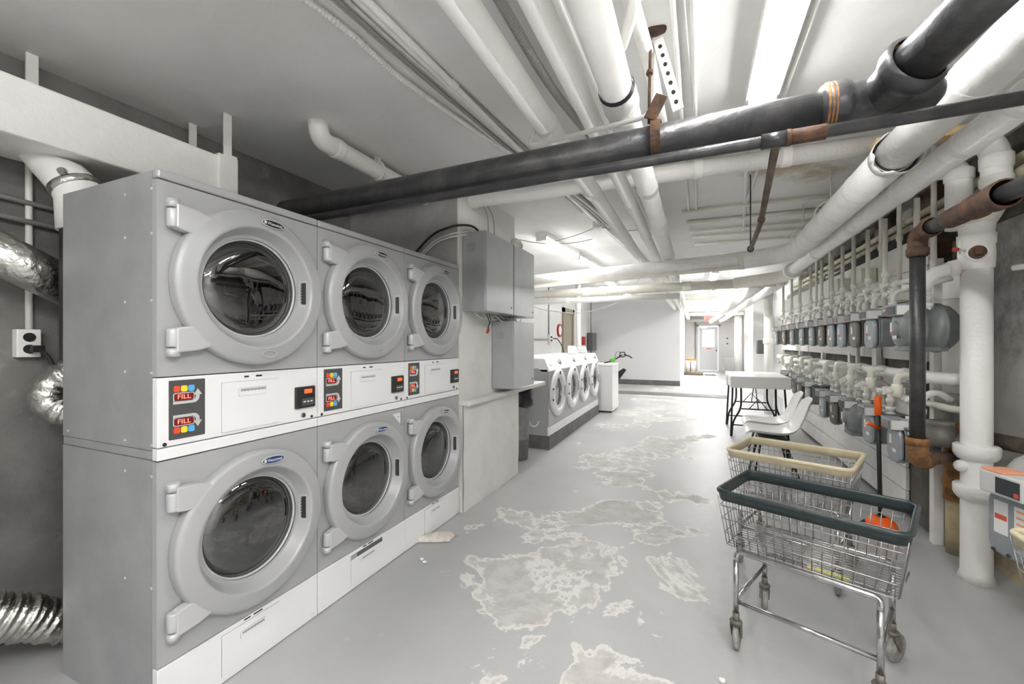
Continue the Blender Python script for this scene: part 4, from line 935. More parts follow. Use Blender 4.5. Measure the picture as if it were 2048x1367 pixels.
# pipework over each meter of the upper row (origin at the meter's underside, same turn)
def riser(label, loc, tall=.98):
    t = thing('gas_riser', label, 'gas pipe', loc, -PI / 2, 'gas risers over the upper meters')
    z = .285
    MB().tube([(-.07, .105, z), (-.07, .105, tall)], .0165, 12).build('riser_pipe', M['cream_paint'], t)
    v = MB(); v.lathe([(.017, .36), (.026, .365), (.028, .40), (.026, .435), (.017, .44)], (-.07, .105, 0), (0, 0, 1), 10)
    v.cyl((-.07, .08, .40), (-.07, .045, .40), .016, n=10).box(-.082, -.058, .030, .046, .385, .415)
    v.build('gas_valve', M['cream_paint'], t)
    MB().lathe([(.017, .53), (.024, .532), (.024, .57), (.017, .572)], (-.07, .105, 0), (0, 0, 1), 8).build('coupling', M['white_paint'], t)
    e = MB().tube(fillet([(.07, .105, z), (.07, .105, .40), (.07, .22, .43)], .05), .0165, 12)
    e.lathe([(.017, .30), (.023, .302), (.023, .33), (.017, .332)], (.07, .105, 0), (0, 0, 1), 8)
    e.build('outlet_bend', M['white_paint'], t)
    bs = MB(); bs.box(.02, .05, .09, .13, .36, .42); bs.cyl((.035, .09, .39), (.035, .06, .39), .017, n=12)
    bs.cyl((.0, .10, .47), (.0, .055, .455), .02, n=12).tube([(-.07, .105, .465), (.0, .105, .465)], .014, 8)
    bs.build('regulator', M['white_paint'], t)
    return t
r0 = None
ords = ['first', 'second', 'third', 'fourth', 'fifth', 'sixth', 'seventh', 'eighth', 'ninth', 'tenth', 'eleventh']
for k, (y, s, lb) in enumerate(upper):
    L_ = 'white riser pipe above the %s upper-row meter from the black pipe' % ords[k]
    if r0 is None: r0 = riser(L_, (MX, y, 1.345))
    else: dup(r0, (MX, y, 1.345), -PI / 2, L_)
# second set of tall thin risers standing against the boards
tall = [(3.72, 'tall thin pipe behind the rusty elbow, tallest and nearest of its row'), (4.24, 'tall thin pipe against the boards, second of its row'), (4.60, 'tall thin pipe against the boards, third of its row'), (5.28, 'tall thin pipe against the boards, fourth of its row'), (6.1, 'tall thin pipe against the boards, fifth of its row'), (6.7, 'tall thin pipe against the boards, sixth of its row'), (7.7, 'tall thin pipe against the boards, farthest of its row')]
for y, lb in tall:
    pipe('wall_riser', lb, [(1.465, y, 1.78), (1.465, y, 2.69)], .0155, 'cream_paint', couplings=((0, .03), (0, .45)), cl=.04, cr=1.4, n=12, group='tall thin pipes on the boards')
# drops from the header to the lower meters
HX, HZ = 1.375, 1.155
def drop(label, loc, z):
    t = thing('gas_drop', label, 'gas pipe', loc, -PI / 2, 'gas drops over the lower meters')
    q = HZ - z
    a = MB().tube(fillet([(-.07, .14, q), (-.07, .03, q + .01), (-.07, .03, .42), (-.07, .105, .36), (-.07, .105, .285)], .06), .0215, 12).build('drop_pipe', M['cream_paint'], t)
    v = MB(); v.lathe([(.02, .40), (.031, .405), (.033, .44), (.03, .475), (.02, .48)], (-.07, .03, 0), (0, 0, 1), 10); v.cyl((-.07, .005, .44), (-.07, -.03, .44), .019, n=10).box(-.083, -.057, -.045, -.028, .425, .455)
    v.build('gas_valve', M['cream_paint'], t)
    MB().lathe([(.022, 0), (.030, .002), (.030, .035), (.022, .037)], (-.07, .03, q - .10), (0, 0, 1), 10).build('elbow_collar', M['white_paint'], t)
    e = MB().tube(fillet([(.07, .105, .285), (.07, .105, .42), (.03, .20, .46), (.03, .27, .40)], .05), .020, 12); e.lathe([(.02, .31), (.028, .312), (.028, .345), (.02, .347)], (.07, .105, 0), (0, 0, 1), 8)
    e.build('outlet_bend', M['white_paint'], t)
    bs = MB(); bs.box(.015, .045, .07, .12, .37, .43).cyl((.03, .07, .40), (.03, .04, .40), .018, n=12).ball((-.02, .08, .385), .026, 10)
    bs.build('regulator', M['white_paint'], t)
    return t
d0 = None
for k, ((y, s, lb), z) in enumerate(zip(lower, lz)):
    L_ = 'white bent pipe above the %s lower-row meter from the black pipe' % ords[k]
    if d0 is None: d0 = drop(L_, (MX, y, .605), .605)
    else: dup(d0, (MX, y, z - (.0 if z < .63 else .04)), -PI / 2, L_)
pipe('gas_header', 'white header pipe running between the two rows of gas meters', [(1.38, 8.9, 1.125), (1.375, 3.55, HZ), (1.46, 3.42, HZ), (1.53, 3.62, 1.15)], .036, 'white_paint', fil=.08, couplings=((0, .5), (0, .66), (0, .78), (0, .86), (0, .94), (0, .985)), cl=.10, cr=1.22, n=18)
o = pipe('gas_header', 'thinner white pipe along the boards above the upper gas meters', [(1.44, 9.0, 1.80), (1.44, 3.95, 1.83)], .022, 'white_paint', couplings=((0, .55), (0, .7), (0, .83), (0, .95)), cl=.06, cr=1.4, n=12)
pipe('gas_header', 'thin white pipe low along the boards behind the lower meters', [(1.46, 8.6, .955), (1.46, 3.5, .965), (1.53, 3.45, .965)], .022, 'cream_paint', couplings=((0, .9), (0, .8)), cl=.05, cr=1.4, n=12)
for k, (y, lb) in enumerate(((4.22, 'small white square box among the pipes above the second upper meter'), (5.6, 'white square box on the boards above the sixth upper meter'), (4.9, 'white square box on the boards above the fifth upper meter'))):
    o = MB().box(1.40, 1.516, y - .05, y + .05, 1.93 if k else 1.70, 2.06 if k else 1.80).build('junction_box', M['cream_paint'], bevel=.006); tag(o, lb, 'junction box', 'small boxes on the boards')
for k, (y, lb) in enumerate(((4.72, 'white vertical batten left of the third lower meter, edge split'), (5.18, 'white vertical pipe on the lower boards beside the split batten'))):
    tag((MB().box(1.47, 1.505, y, y + .10, .62, 1.42) if k == 0 else MB().tube([(1.47, y, .62), (1.47, y, 1.42)], .02, 10)).build('batten' if k == 0 else 'wall_riser', M['boards']), lb, 'batten' if k == 0 else 'pipe')

# things in the dark space above the boards
for k, (x, z, r, m, lb) in enumerate(((1.66, 2.33, .03, 'yellow_wood', 'yellowed pipe in the dark gap above the boards, lower one'), (1.70, 2.43, .03, 'yellow_wood', 'yellowed pipe in the dark gap above the boards, upper one'), (1.60, 2.58, .035, 'cable_grey', 'grey pipe in the dark gap above the boards, near the ceiling'), (1.63, 2.23, .055, 'iron', 'dark duct pipe lying in the gap right behind the board tops'))):
    pipe('gap_pipe', lb, [(x, 1.2 if k != 3 else 4.4, z), (x - .02, 9.2, z - .03)], r, m, n=12, couplings=((0, .5),), cl=.1, cr=1.15, group='pipes in the gap above the boards')
mb = MB().box(1.72, 1.852, 4.42, 4.60, 2.02, 2.69).build('timber_stub', M['rust']); tag(mb, 'reddish brown timber stub above the boards, behind the thin risers', 'timber')
for k, (y, lb) in enumerate(((4.68, 'grey stone block above the boards beside the reddish timber'), (5.2, 'grey stone block above the boards, farther of two'))):
    tag(MB().box(1.70, 1.852, y, y + .34, 2.02, 2.66).build('stone_block', M['old_brown' if k else 'cable_grey'], bevel=.03), lb, 'stone block', 'stone blocks above the boards')

# ================================================================== RIGHT FOREGROUND PIPES
o = pipe('upright_iron_pipe', 'upright black iron pipe in front of the meters, rusty elbows at both ends', [(1.15, 3.10, .80), (1.15, 3.10, 1.91)], .0345, 'iron', n=24)
def off(o, mb, nm, m, **k): return kid(nm, mb, M[m], o, o.location, **k)
off(o, MB().tube(fillet([(1.15, 3.10, 1.86), (1.15, 3.10, 1.985), (1.15, 2.95, 1.99)], .08), .044, 20).lathe([(.044, 0), (.050, .004), (.050, .04), (.044, .044)], (1.15, 3.10, 1.865), (0, 0, 1), 20).lathe([(.044, 0), (.051, .004), (.051, .05), (.044, .054)], (1.15, 2.985, 1.989), (0, -1, .01), 20), 'top_elbow', 'rust')
off(o, MB().cyl((1.15, 2.95, 1.99), (1.15, 2.76, 1.985), .036, n=20), 'black_nipple', 'iron')
off(o, MB().lathe([(.036, 0), (.046, .01), (.048, .10), (.046, .20), (.054, .205), (.056, .25), (.048, .26), (.047, .34), (.058, .35), (.060, .42), (.052, .425)], (1.15, 2.78, 1.985), (0, -1, -.01), 20), 'rusty_reducer', 'rust')
off(o, MB().cyl((1.15, 2.38, 1.98), (1.15, 1.7, 1.96), .037, n=20), 'black_nipple', 'iron')
off(o, MB().tube(fillet([(1.15, 3.10, .84), (1.15, 3.10, .715), (1.24, 3.22, .70)], .06), .046, 20).lathe([(.046, 0), (.052, .004), (.052, .04), (.046, .044)], (1.15, 3.10, .80), (0, 0, 1), 20), 'bottom_elbow', 'rust_orange')
off(o, MB().cyl((1.23, 3.205, .70), (1.47, 3.50, .675), .034, n=18), 'rusty_nipple', 'rust')
off(o, MB().ball((1.225, 3.20, .70), .05, 14), 'rusty_tee', 'rust_orange')

def stack(o_, prof, base, m, n=32): pass
o = MB().lathe([(.0001, 0), (.082, 0), (.068, .05), (.067, .52), (.067, 1.88), (.0001, 1.88)], (1.497, 3.325, 0), (0, 0, 1), 36).build('soil_stack', M['white_paint']); tag(o, 'big white soil stack standing in the right foreground', 'pipe')
for z in (.525, .755):
    off(o, MB().lathe([(.067, -.03), (.080, -.022), (.092, -.005), (.098, .01), (.099, .055), (.090, .062), (.067, .064)], (1.497, 3.325, z - .03), (0, 0, 1), 36), 'pipe_hub', 'white_paint')
off(o, MB().ball((1.425, 3.31, .66), .035, 12), 'plug_boss', 'white_paint')
off(o, MB().lathe([(.067, 0), (.075, .01), (.078, .09), (.075, .14), (.080, .145), (.082, .20), (.074, .205), (.076, .26)], (1.497, 3.325, 1.80), (0, 0, 1), 36).cyl((1.48, 3.32, 1.88), (1.46, 3.235, 1.885), .045, n=24), 'cleanout_fitting', 'white_paint')
off(o, MB().cyl((1.461, 3.24, 1.885), (1.455, 3.215, 1.886), .036, n=24).obox((1.453, 3.208, 1.887), (.034, .022, .034)), 'rusty_plug', 'rust')
off(o, MB().tube([(1.50, 3.33, 2.04), (1.503, 3.33, 2.07), (1.515, 3.33, 2.12), (1.53, 3.335, 2.16)], [.075, .076, .088, .092], 28), 'flared_offset', 'cream_paint')
off(o, MB().tube([(1.43, 3.32, 2.05), (1.43, 3.32, 2.17), (1.47, 3.32, 2.17)], .03, 12), 'vent_stub', 'cream_paint')
for x, y, z0, z1, r, el, lb, mm in ((1.462, 3.42, 2.06, 2.42, .062, (1.43, 3.62, 2.50), 'grey-white upright pipe under the ceiling, left of the taller one', 'wrap_white'), (1.560, 3.28, 2.19, 2.46, .063, (1.52, 3.36, 2.60), 'grey-white upright pipe under the ceiling with stepped collars, right one', 'wrap_white')):
    o2 = MB().tube(fillet([(x, y, z0), (x, y, z1), el], .08), r, 26).build('vent_pipe', M[mm]); tag(o2, lb, 'pipe', 'upright pipes above the soil stack')
    for q, h in ((.25, .06), (.62, .08)) if x > 1.5 else ((.80, .07),):
        off(o2, MB().lathe([(r, 0), (r * 1.1, .006), (r * 1.12, h - .01), (r, h)], (x, y, z0 + (z1 - z0) * q), (0, 0, 1), 26), 'collar', mm)
    if x > 1.5: off(o2, MB().lathe([(r * .9, -.012), (r * 1.02, -.010), (r * 1.02, .004)], (x, y, z0), (0, 0, 1), 26), 'yellow_joint', 'yellow_wood')
o = pipe('branch_pipe', 'white branch pipe with an elbow left of the soil stack top', [(1.46, 3.33, 1.83), (1.31, 3.37, 1.795), (1.285, 3.40, 1.70)], .036, 'white_paint', fil=.07, n=20)
off(o, MB().cyl((1.43, 3.338, 1.823), (1.39, 3.348, 1.815), .046, n=20), 'coupling', 'white_paint')
o = pipe('test_tap', 'small white tap with a red handle on the soil stack', [(1.42, 3.26, 1.90), (1.375, 3.22, 1.905)], .008, 'cream_paint', n=8)
off(o, MB().tube([(1.385, 3.23, 1.88), (1.385, 3.23, 1.96)], .006, 8).cyl((1.375, 3.225, 1.905), (1.36, 3.21, 1.905), .012, n=10), 'tap_body', 'cream_paint')
off(o, MB().cyl((1.362, 3.212, 1.905), (1.35, 3.20, 1.905), .013, n=10), 'red_handle', 'red_paint')
o = MB().cyl((1.565, 3.70, 1.05), (1.565, 3.70, 1.90), .062, n=26).build('drain_stack', M['white_paint']); tag(o, 'white drain pipe with orange clay lower half, just left behind the soil stack', 'pipe')
for z in (1.10, 1.66): off(o, MB().tube([V((1.565 + .063 * math.cos(q), 3.70 + .063 * math.sin(q), z)) for q in [2 * PI * i / 28 for i in range(28)]], .004, 6, closed=True), 'seam_ring', 'grille_grey')
off(o, MB().lathe([(.0001, 0), (.055, 0), (.055, .05), (.060, .055), (.062, .13), (.055, .14), (.058, .19), (.0001, .19)], (1.565, 3.70, .86), (0, 0, 1), 24).box(1.485, 1.53, 3.60, 3.65, .93, 1.0), 'grey_coupling', 'cable_grey')
off(o, MB().lathe([(.060, 0), (.060, .10), (.066, .105), (.066, .13), (.054, .135), (.054, .24), (.068, .245), (.068, .28), (.056, .285), (.058, .38), (.068, .385), (.070, .46), (.058, .47), (.058, .51), (.0001, .51)], (1.565, 3.70, .35), (0, 0, 1), 24), 'clay_section', 'rust_orange')
off(o, MB().cyl((1.575, 3.70, 0), (1.575, 3.70, .35), .058, n=22), 'stone_base', 'stone_tan')
o = MB().box(1.495, 1.55, 3.80, 3.86, .0, 1.95).box(1.55, 1.585, 3.83, 3.87, .0, 1.9).build('timber_stud', M['boards'], bevel=.003); tag(o, 'white painted timber stud reaching the floor, right of the upright black pipe', 'timber')
tag(MB().box(1.60, 1.70, 3.95, 4.25, .0, 1.1).build('rough_timber', M['old_brown'], bevel=.01), 'rough dark brown timber at the near end of the lower boards', 'timber')
tag(MB().box(1.575, 1.69, 4.30, 5.0, 1.10, 1.28).build('rough_timber', M['old_brown']), 'dark brown timber showing in the slot between the two boardings', 'timber')
o = tag(MB().lathe([(.0001, 0), (.078, 0), (.078, .07), (.070, .09), (.064, .12), (.068, .125), (.068, .15), (.0001, .15)], (1.39, 3.46, .745), (0, 0, 1), 24).build('grey_sleeve', M['meter_brown']), 'grey bell-shaped pipe sleeve behind the foot of the upright black pipe', 'pipe fitting')
off(o, MB().lathe([(.0001, 0), (.045, 0), (.045, .05), (.02, .08), (.0001, .08)], (1.47, 3.42, .745), (0, 0, 1), 20), 'side_bell', 'meter_brown')
off(o, MB().cyl((1.40, 3.47, .80), (1.55, 3.68, .80), .035, n=14), 'side_arm', 'meter_brown')

# big meter at the right edge
t = thing('large_gas_meter', 'large blue-grey gas meter with an orange-topped register at the right edge', 'gas meter', (1.44, 2.72, .30), -PI / 2 + .25)
MB().prism(rrect(-.24, .20, .05, .36, .05, .02), (0, .20, 0)).build('body', M['meter_blue'], t, bevel=.012)
f = MB().prism(rrect(-.225, .185, .035, .35, .06, .012), (0, -.035, 0)).build('front_cover', M['meter_blue'], t, bevel=.012)
MB().box(-.09, -.015, -.0245, -.0235, .16, .30).build('rating_label', M['label_white'], f)
for k in range(4): MB().box(-.08 + .0, -.025, -.025, -.0245, .275 - .03 * k, .285 - .03 * k).build('label_line', M['label_orange'], f)
MB().box(-.19, -.12, -.0245, -.0235, .14, .30).build('bar_label', M['label_white'], f); MB().box(-.185, -.125, -.025, -.0245, .21, .235).build('red_band', M['label_red'], f)
bo = MB()
for k in range(6): bo.cyl((-.19 + .075 * k, -.02, .052), (-.19 + .075 * k, -.03, .052), .009, n=8)
bo.build('bolts', M['iron'], f)
ix = MB().box(-.19, .02, -.09, .05, .345, .45).build('index_box', M['grille_grey'], t, bevel=.008)
MB().box(-.10, .012, -.094, -.09, .36, .435).build('index_window', M['index_dark'], ix)
MB().box(-.195, -.19, -.075, .03, .36, .43).build('side_label', M['label_white'], ix)
MB().box(-.185, -.08, -.085, .02, .45, .462).build('orange_top', M['label_orange'], ix, bevel=.003)
MB().box(-.01, .01, -.096, -.094, .365, .385).build('red_seal', M['label_red'], ix)
for x in (-.12, .12): MB().lathe([(.045, .35), (.045, .40), (.03, .41), (.03, .45), (.055, .45), (.055, .49), (.045, .52), (.02, .56)], (x, .13, 0), (0, 0, 1), 20).build('union_nut', M['white_paint'], t)
MB().tube(fillet([(-.12, .13, .5), (-.12, .13, .66), (-.12, .30, .68)], .06), .035, 14).build('inlet_bend', M['white_paint'], t)
MB().box(-.16, -.12, .06, .42, .02, .055).box(.10, .14, .06, .40, .02, .055).build('wall_bracket', M['iron'], t)
pipe('pipe_stub', 'open-ended white pipe stub against the bare concrete at the right edge', [(1.50, 3.02, 1.76), (1.80, 2.50, 1.765)], .014, 'white_paint', n=12)
o = pipe('wall_pipe', 'rusty brown pipe low on the concrete behind the soil stack', [(1.62, 3.45, .80), (1.84, 2.6, .83)], .045, 'old_brown', n=14)
tag(MB().ball((1.70, 3.20, .66), .13, 14, (.9, 1.2, .9), .05).build('plaster_lump', M['wall_white']), 'lump of white plaster on the pipes right of the soil stack', 'plaster')
# column pipe and odds at the far end of the meters
o = pipe('column_pipe', 'white column pipe standing beyond the last gas meter', [(1.30, 9.47, 0), (1.30, 9.47, 2.69)], .078, 'white_paint', n=24, couplings=((0, .52),), cl=.10, cr=1.2)
tag(MB().box(1.12, 1.30, 9.56, 9.75, 1.15, 1.42).build('electric_meter', M['panel_grey'], bevel=.01), 'small dark box left of the far white column pipe', 'electrical box')

# ================================================================== WIRE LAUNDRY CARTS
def cart(label, center, rz, L_, W_, rim, chrome='wire_chrome'):
    t = thing('laundry_cart', label, 'laundry cart', (center[0], center[1], 0), rz, 'wire laundry carts')
    hl, hw = L_ / 2, W_ / 2; zt, zb = .70, .455; bl, bw = hl - .035, hw - .035; bx = .0
    # plastic rim: top roll and the skirt below it
    def loop(l, w, z, r=.045, n=5): return [V((p.x, p.z, z)) for p in rrect(-l, l, -w, w, r, 0, n)]
    R = MB().tube(loop(hl, hw, zt), .0115, 10, closed=True); A = loop(hl + .004, hw + .004, zt); B = loop(hl - .002, hw - .002, zt - .04)
    R.grid([A + A[:1], B + B[:1]]); 
    A2 = loop(hl - .010, hw - .010, zt); B2 = loop(hl - .012, hw - .012, zt - .04); R.grid([A2 + A2[:1], B2 + B2[:1]]); R.grid([B + B[:1], B2 + B2[:1]])
    R.build('rim', M[rim], t)
    wb = MB(); r = .0021
    def lerp(a, b, f): return a + (b - a) * f
    nx, ny = 18, 11
    def edge(side, f, z):
        k = (z - zb) / (zt - .03 - zb); l = lerp(bl, hl - .006, k); w = lerp(bw, hw - .006, k)
        return {'f': V((lerp(-l, l, f), -w, z)), 'b': V((lerp(-l, l, f), w, z)), 'l': V((-l, lerp(-w, w, f), z)), 'r': V((l, lerp(-w, w, f), z))}[side]
    for sd, n in (('f', nx), ('b', nx), ('l', ny), ('r', ny)):
        for i in range(n + 1): wb.tube([edge(sd, i / n, zb), edge(sd, i / n, zt - .02)], r, 5)
    for z in (zb + .0, zb + .055, zb + .12, zb + .18):
        k = (z - zb) / (zt - .03 - zb); l = lerp(bl, hl - .006, k) + .003; w = lerp(bw, hw - .006, k) + .003
        wb.tube(loop(l, w, z, .02, 3), r * 1.15, 5, closed=True)
    wb.build('wire_sides', M[chrome], t)
    fl = MB()
    for i in range(1, 14): y = lerp(-bw, bw, i / 14); fl.tube([(-bl, y, zb), (bl, y, zb)], r, 5)
    for i in range(1, 9): x = lerp(-bl, bl, i / 9); fl.tube([(x, -bw, zb - .004), (x, bw, zb - .004)], r, 5)
    fl.build('wire_floor', M[chrome], t)
    # chrome frame
    lx, ly = .245, .205
    for sy in (-1, 1):
        fr = MB().tube(fillet([(-lx, sy * ly, .40), (-lx, sy * ly * .92, zb - .014), (lx, sy * ly * .92, zb - .014), (lx, sy * ly, .40)], .05), .0115, 12)
        fr.build('top_rail', M['chrome'], t)
    for sx in (-1, 1):
        for sy in (-1, 1): MB().tube([(sx * lx, sy * ly, .405), (sx * lx, sy * ly, .15)], .0115, 12).build('leg', M['chrome'], t)
        MB().tube([(sx * lx, -ly, .235), (sx * lx, ly, .235)], .0095, 10).build('side_rail', M['chrome'] if sx > 0 else M['rust'] if rim == 'x' else M['chrome'], t)
    MB().tube([(-lx, -ly, .225), (lx, -ly, .225)], .0095, 10).build('bottom_rail', M['chrome'], t)
    br = MB().tube([(-lx, ly, .30), (lx, ly, .30)], .0105, 10).build('bottom_rail', M['chrome'], t)
    if rim == 'green_rim': MB().box(-.06, .10, ly - .0112, ly - .004, .2955, .309).build('yellow_tape', M['yellow_tape'], br)
    if rim == 'green_rim':
        MB().prism([V((.30, -.05, zb + .01)), V((.305, .05, zb + .01)), V((.305, .05, zb + .02)), V((.30, -.05, zb + .02))], (.004, 0, 0)).build('wire_clip', M[chrome], t)
    k = 0
    for sx in (-1, 1):
        for sy in (-1, 1):
            a = (1.75, 1.9, 1.65, 1.2)[k]; k += 1; c, s_ = math.cos(a), math.sin(a); o = V((sx * lx, sy * ly, 0)); off_ = V((c, s_, 0)) * .025; ax = V((-s_, c, 0))
            cs = MB().cyl(o + V((0, 0, .175)), o + V((0, 0, .135)), .0145, n=12).lathe([(.0001, .142), (.024, .140), (.027, .134), (.024, .128), (.0001, .126)], o, (0, 0, 1), 16)
            for q in (-1, 1):
                cs.prism([o + off_ + ax * (.0185 * q) + V((c * x, s_ * x, z)) for x, z in ((-.05, .125), (.005, .125), (.012, .060), (.0, .048), (-.012, .060))], ax * (.003 * q))
            cs.box(o.x - .02, o.x + .02, o.y - .02, o.y + .02, .122, .128)
            co = cs.build('caster', M['caster_iron'], t)
            wc = o + off_ + V((0, 0, .0615))
            MB().lathe([(.0001, -.012), (.028, -.013), (.030, -.011), (.050, -.0125), (.0600, -.009), (.0615, 0), (.0600, .009), (.050, .0125), (.030, .011), (.028, .013), (.0001, .012)], wc, ax, 24).build('wheel', M['rubber_grey'], co)
    return t
cart('wire laundry cart with a dark green rim in the right foreground', (.474, 2.234), math.radians(-23), .653, .43, 'green_rim')
cart('wire laundry cart with a cream rim behind the dark-rimmed one', (.565, 3.11), math.radians(-22.5), .63, .49, 'cream_rim')
cart('wire cart cut off by the right edge, only a cream rim corner showing', (1.263, 1.80), math.radians(88), .65, .46, 'cream_rim')

# ================================================================== CHAIRS AND TABLE
def shell_chair(label, loc, rz):
    t = thing('shell_chair', label, 'chair', loc, rz, 'white moulded chairs')
    prof = [(-.245, .435, .15), (-.24, .452, .185), (-.215, .462, .205), (-.15, .460, .215), (-.05, .450, .22), (.05, .445, .222), (.13, .455, .222), (.19, .49, .22), (.235, .55, .215), (.27, .63, .205), (.30, .71, .19), (.325, .78, .165), (.338, .815, .12), (.342, .83, .06)]
    rows = []
    for i, (y, z, hw) in enumerate(prof):
        row = []
        for k in range(13):
            u = (k - 6) / 6; lift = .045 * abs(u) ** 3 * (1 if 1 < i < 12 else .3)
            row.append(V((hw * u, y - lift * (.8 if i > 7 else 0), z + lift * (1 if i <= 7 else .1))))
        rows.append(row)
    sh = MB().grid(rows).build('seat_shell', M['shell_white'], t, solid=.012)
    md = sh.modifiers.new('sub', 'SUBSURF'); md.levels = 1; md.render_levels = 2
    MB().box(-.13, .13, -.13, .12, .405, .43).build('seat_bracket', M['black_paint'], t, bevel=.004)
    for sx in (-1, 1):
        for sy in (-1, 1): MB().tube([(sx * .10, sy * .10, .41), (sx * .20, sy * .20 + .02, 0.002)], .011, 10).build('leg', M['black_paint'] if sy < 0 else M['black_paint'], t)
    MB().tube([(-.17, -.15, .12), (.17, -.15, .12)], .006, 8).build('stretcher', M['chrome'], t)
    return t
c1 = shell_chair('white moulded chair nearer the carts, its back to the gas meters', (.72, 5.06, 0), -PI / 2)
dup(c1, (.755, 5.62, 0), -PI / 2, 'white moulded chair just in front of the white table', 'white moulded chairs')
t = thing('folding_table', 'white-topped table with black folding legs by the gas meters', 'table', (.845, 7.5, 0))
MB().box(-.375, .375, -.60, .60, .72, .888).build('tabletop', M['shell_white'], t, bevel=.012)
for x, y in ((-.44, .1),): MB().box(-.39, -.375, -.05, .12, .70, .86).build('side_flap', M['shell_white'], t, bevel=.004)
for sy in (-1, 1):
    for sx in (-1, 1):
        lg = MB().tube(fillet([(sx * .22, sy * .40, .72), (sx * .22, sy * .42, .40), (sx * .33, sy * .44, .22), (sx * .35, sy * .45, .002)], .10), .0135, 10).tube([(sx * .33, sy * .38, .72), (sx * .36, sy * .50, .002)], .0135, 10)
        lg.build('leg', M['black_paint'], t)
    MB().tube([(-.22, sy * .42, .40), (.22, sy * .42, .40)], .010, 8).build('stretcher', M['black_paint'], t)
    MB().tube([(-.33, sy * .44, .16), (.33, sy * .44, .16)], .010, 8).build('stretcher', M['black_paint'], t)
    MB().tube([(0, sy * .42, .40), (0, sy * .08, .72)], .007, 8).tube([(-.12, sy * .42, .40), (.0, sy * .41, .55), (.12, sy * .42, .40)], .007, 8).build('brace', M['black_paint'], t)

# string trimmer leaning on the meters
t = thing('string_trimmer', 'black garden trimmer with orange grip and guard leaning before the lower meters', 'garden tool', (1.19, 3.86, 0))
a, b_ = V((.03, -.02, .13)), V((.03, .03, .985))
MB().tube([a, b_], .014, 10).build('shaft', M['black_plastic'], t)
MB().tube([a.lerp(b_, .84), a.lerp(b_, .845), a.lerp(b_, .99), b_ + V((0, 0, .004))], [.018, .022, .022, .016], 14).build('grip', M['orange_plastic'], t)
MB().tube([(.03, 0, .76), (-.03, -.03, .79), (-.05, -.03, .80)], .013, 8).build('auxiliary_handle', M['orange_plastic'], t)
g = MB().lathe([(.02, .14), (.05, .135), (.085, .10), (.10, .05), (.105, .03), (.098, .03), (.08, .09), (.04, .12)], (.03, -.03, 0), (0, 0, 1), 24).build('guard', M['orange_plastic'], t)
MB().lathe([(.0001, .012), (.045, .012), (.055, .03), (.05, .10), (.03, .14), (.0001, .145)], (.03, -.03, 0), (0, 0, 1), 18).build('spool_head', M['black_plastic'], t)
MB().prism([V((-.16, -.06, .03)), V((-.05, -.10, .03)), V((-.05, .02, .06)), V((-.06, -.02, .10))], (0, .012, 0)).build('edge_blade', M['black_plastic'], t)

# ================================================================== FAR END AND SMALL THINGS
t = thing('bucket', 'white bucket with an orange lid in the far corridor', 'bucket', (-.17, 19.6, .07))
MB().lathe([(.0001, 0), (.19, 0), (.215, .55), (.0001, .55)], (0, 0, 0), (0, 0, 1), 24).build('pail', M['cream_paint'], t)
MB().lathe([(.222, .54), (.222, .58), (.15, .61), (.0001, .62)], (0, 0, 0), (0, 0, 1), 24).build('lid', M['orange_plastic'], t)
MB().tube([(0, -.222, .53), (0, -.25, .3), (0, -.21, .05)], .014, 6).build('handle', M['black_plastic'], t)
tag(MB().box(-.42, .30, 19.2, 19.95, 0, .068).build('dark_mat', M['old_brown'], bevel=.01), 'dark brown board on the floor under the far bucket', 'mat')
rg = MB(); rows = [[V((.35 + .09 * i + .02 * math.sin(j), 19.3 + .1 * j, .03 + .06 * abs(math.sin(i * 1.3 + j)))) for j in range(6)] for i in range(6)]
tag(rg.grid(rows).build('rag', M['cloth_white'], solid=.01), 'crumpled white rag on the floor beside the far bucket', 'rag')
o = tag(MB().box(-3.23, -3.05, 13.70, 14.28, 1.10, 1.68).build('fuse_panel', M['panel_grey'], bevel=.008), 'dark grey fuse panel in the corner by the grey partition', 'electrical panel')
kid('panel_door', MB().box(-3.20, -3.06, 13.688, 13.70, 1.13, 1.65), M['panel_grey'], o, o.location, bevel=.003)
kid('conduit', MB().cyl((-3.15, 13.9, 1.68), (-3.15, 13.9, 2.69), .02, n=10).cyl((-3.15, 13.9, .0), (-3.15, 13.9, 1.10), .02, n=10), M['cable_grey'], o, o.location)
tag(MB().box(-3.25, -3.16, 13.05, 13.22, 1.10, 1.55).build('fire_sign', M['red_paint'], bevel=.004), 'red strip on the far left wall beside the slim white post', 'sign')
t = thing('alarm_bell', 'round white and red alarm plate left of the brown door frame', 'alarm', (-3.25, 10.62, 1.68))
MB().cyl((0, 0, 0), (.05, 0, 0), .17, n=24).build('bell', M['red_paint'], t); MB().cyl((.05, -.05, 0), (.058, -.05, 0), .12, n=24).build('face', M['label_white'], t)
t = thing('power_outlet', 'white outlet box on the wall above the nearest washer', 'power outlet', (-3.25, 9.75, 1.36))
MB().box(0, .07, -.06, .06, 0, .2).build('outlet_box', M['white_paint'], t, bevel=.005)
for z in (.06, .14): MB().box(.07, .10, -.02, .03, z - .02, z + .02).build('socket', M['black_plastic'], t)
tag(MB().tube(spline([(-3.14, 9.78, 1.46), (-3.05, 9.85, 1.45), (-2.95, 9.95, 1.25), (-2.9, 10.0, .95)], 6), .012, 8).build('extension_cord', M['cable_black']), 'black cord hanging from the outlet above the washers', 'cord')
tag(MB().tube([(-3.235, 9.75, 1.56), (-3.235, 9.75, 2.69)], .018, 8).build('conduit', M['cable_grey']), 'grey conduit rising from the outlet above the washers', 'conduit')
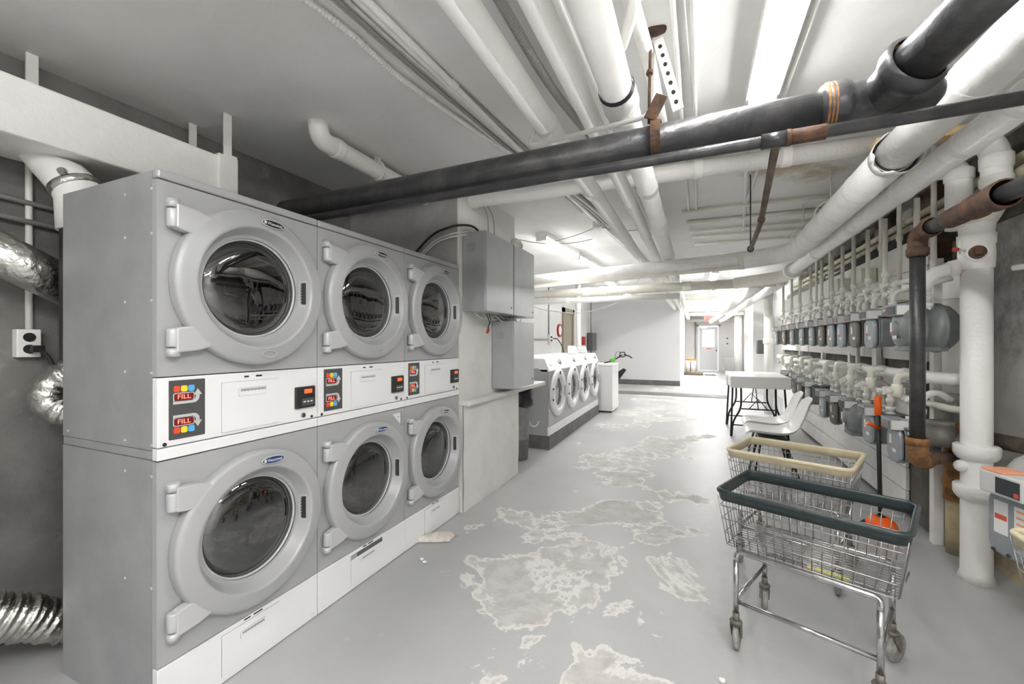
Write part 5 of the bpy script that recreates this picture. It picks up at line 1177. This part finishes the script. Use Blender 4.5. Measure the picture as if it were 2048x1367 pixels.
tag(MB().tube([(-3.235, 5.0, 1.44), (-3.235, 9.69, 1.44)], .018, 8).build('conduit', M['cable_grey']), 'grey conduit running level to the outlet above the washers', 'conduit')
tag(MB().tube([(1.74, 21.0, 0), (1.74, 21.0, 2.68)], .16, 20).build('column_pipe', M['white_paint']), 'thick white column right of the far exit door', 'column')
tag(MB().tube([(.02, 22.44, .0), (.02, 22.44, 2.36)], .03, 10).build('wall_riser', M['cable_grey']), 'thin vertical pipe left of the far exit door', 'pipe')
tag(MB().box(-.43, -.352, 15.2, 15.5, 0, 2.69).build('white_post', M['white_paint']), 'square white post just behind the partition end', 'post')
for k, (x, z, lb) in enumerate(((1.40, 1.55, 'small dark switch right of the exit door, upper one'), (1.40, 1.30, 'small dark switch right of the exit door, lower one'))):
    tag(MB().box(x - .035, x + .035, 22.46, 22.5, z - .035, z + .035).build('wall_switch', M['panel_grey'], bevel=.004), lb, 'switch', 'switches by the exit door')
# litter on the floor
lm = MB(); rows = []
random.seed(3)
for i in range(7):
    rows.append([V((-1.68 + .045 * (i - 3) * .9 + .012 * random.uniform(-1, 1), 2.52 + .02 * (j - 3) + .06 * (i - 3) * .3, .004 + (.034 if 0 < i < 6 and 0 < j < 6 else 0) * random.uniform(.4, 1))) for j in range(7)])
tag(lm.grid(rows).build('crumpled_paper', M['paper'], solid=.002), 'crumpled brownish paper scrap on the floor by the far dryer', 'litter')
for k, (x, y, lb) in enumerate(((-1.585, 2.24, 'small white crumb on the floor before the middle dryer, left of two'), (-1.55, 2.22, 'small white crumb on the floor before the middle dryer, right of two'), (.10, 1.92, 'white speck on the floor under the dark-rimmed cart'), (.42, 1.82, 'white speck on the floor between the dark-rimmed cart legs'))):
    tag(MB().ball((x, y, .010), .013, 8, (1.2, .8, .75), .15).build('crumb', M['label_white']), lb, 'litter', 'crumbs on the floor')

# ================================================================== CAMERA, WORLD, VIEW
sc = bpy.context.scene
cam = bpy.data.cameras.new('camera'); cam.sensor_width = 36; cam.lens = 36 * 850 / 2048; cam.clip_start = .02; cam.clip_end = 200
co = bpy.data.objects.new('camera', cam); C.objects.link(co)
co.location = (0, 0, 1.381); co.rotation_euler = (PI / 2, 0, math.atan(366 / 850)); sc.camera = co
wd = bpy.data.worlds.new('world'); sc.world = wd; wd.use_nodes = True
wd.node_tree.nodes['Background'].inputs[0].default_value = (.8, .85, .9, 1); wd.node_tree.nodes['Background'].inputs[1].default_value = .3
vs = sc.view_settings; sc.display_settings.display_device = 'sRGB'
vs.view_transform = 'Standard'; vs.look = 'None'; vs.gamma = 1.0; vs.use_curve_mapping = False; vs.exposure = 3.38
sc.cycles.use_denoising = True; sc.cycles.max_bounces = 12; sc.cycles.diffuse_bounces = 8; sc.cycles.sample_clamp_indirect = 6
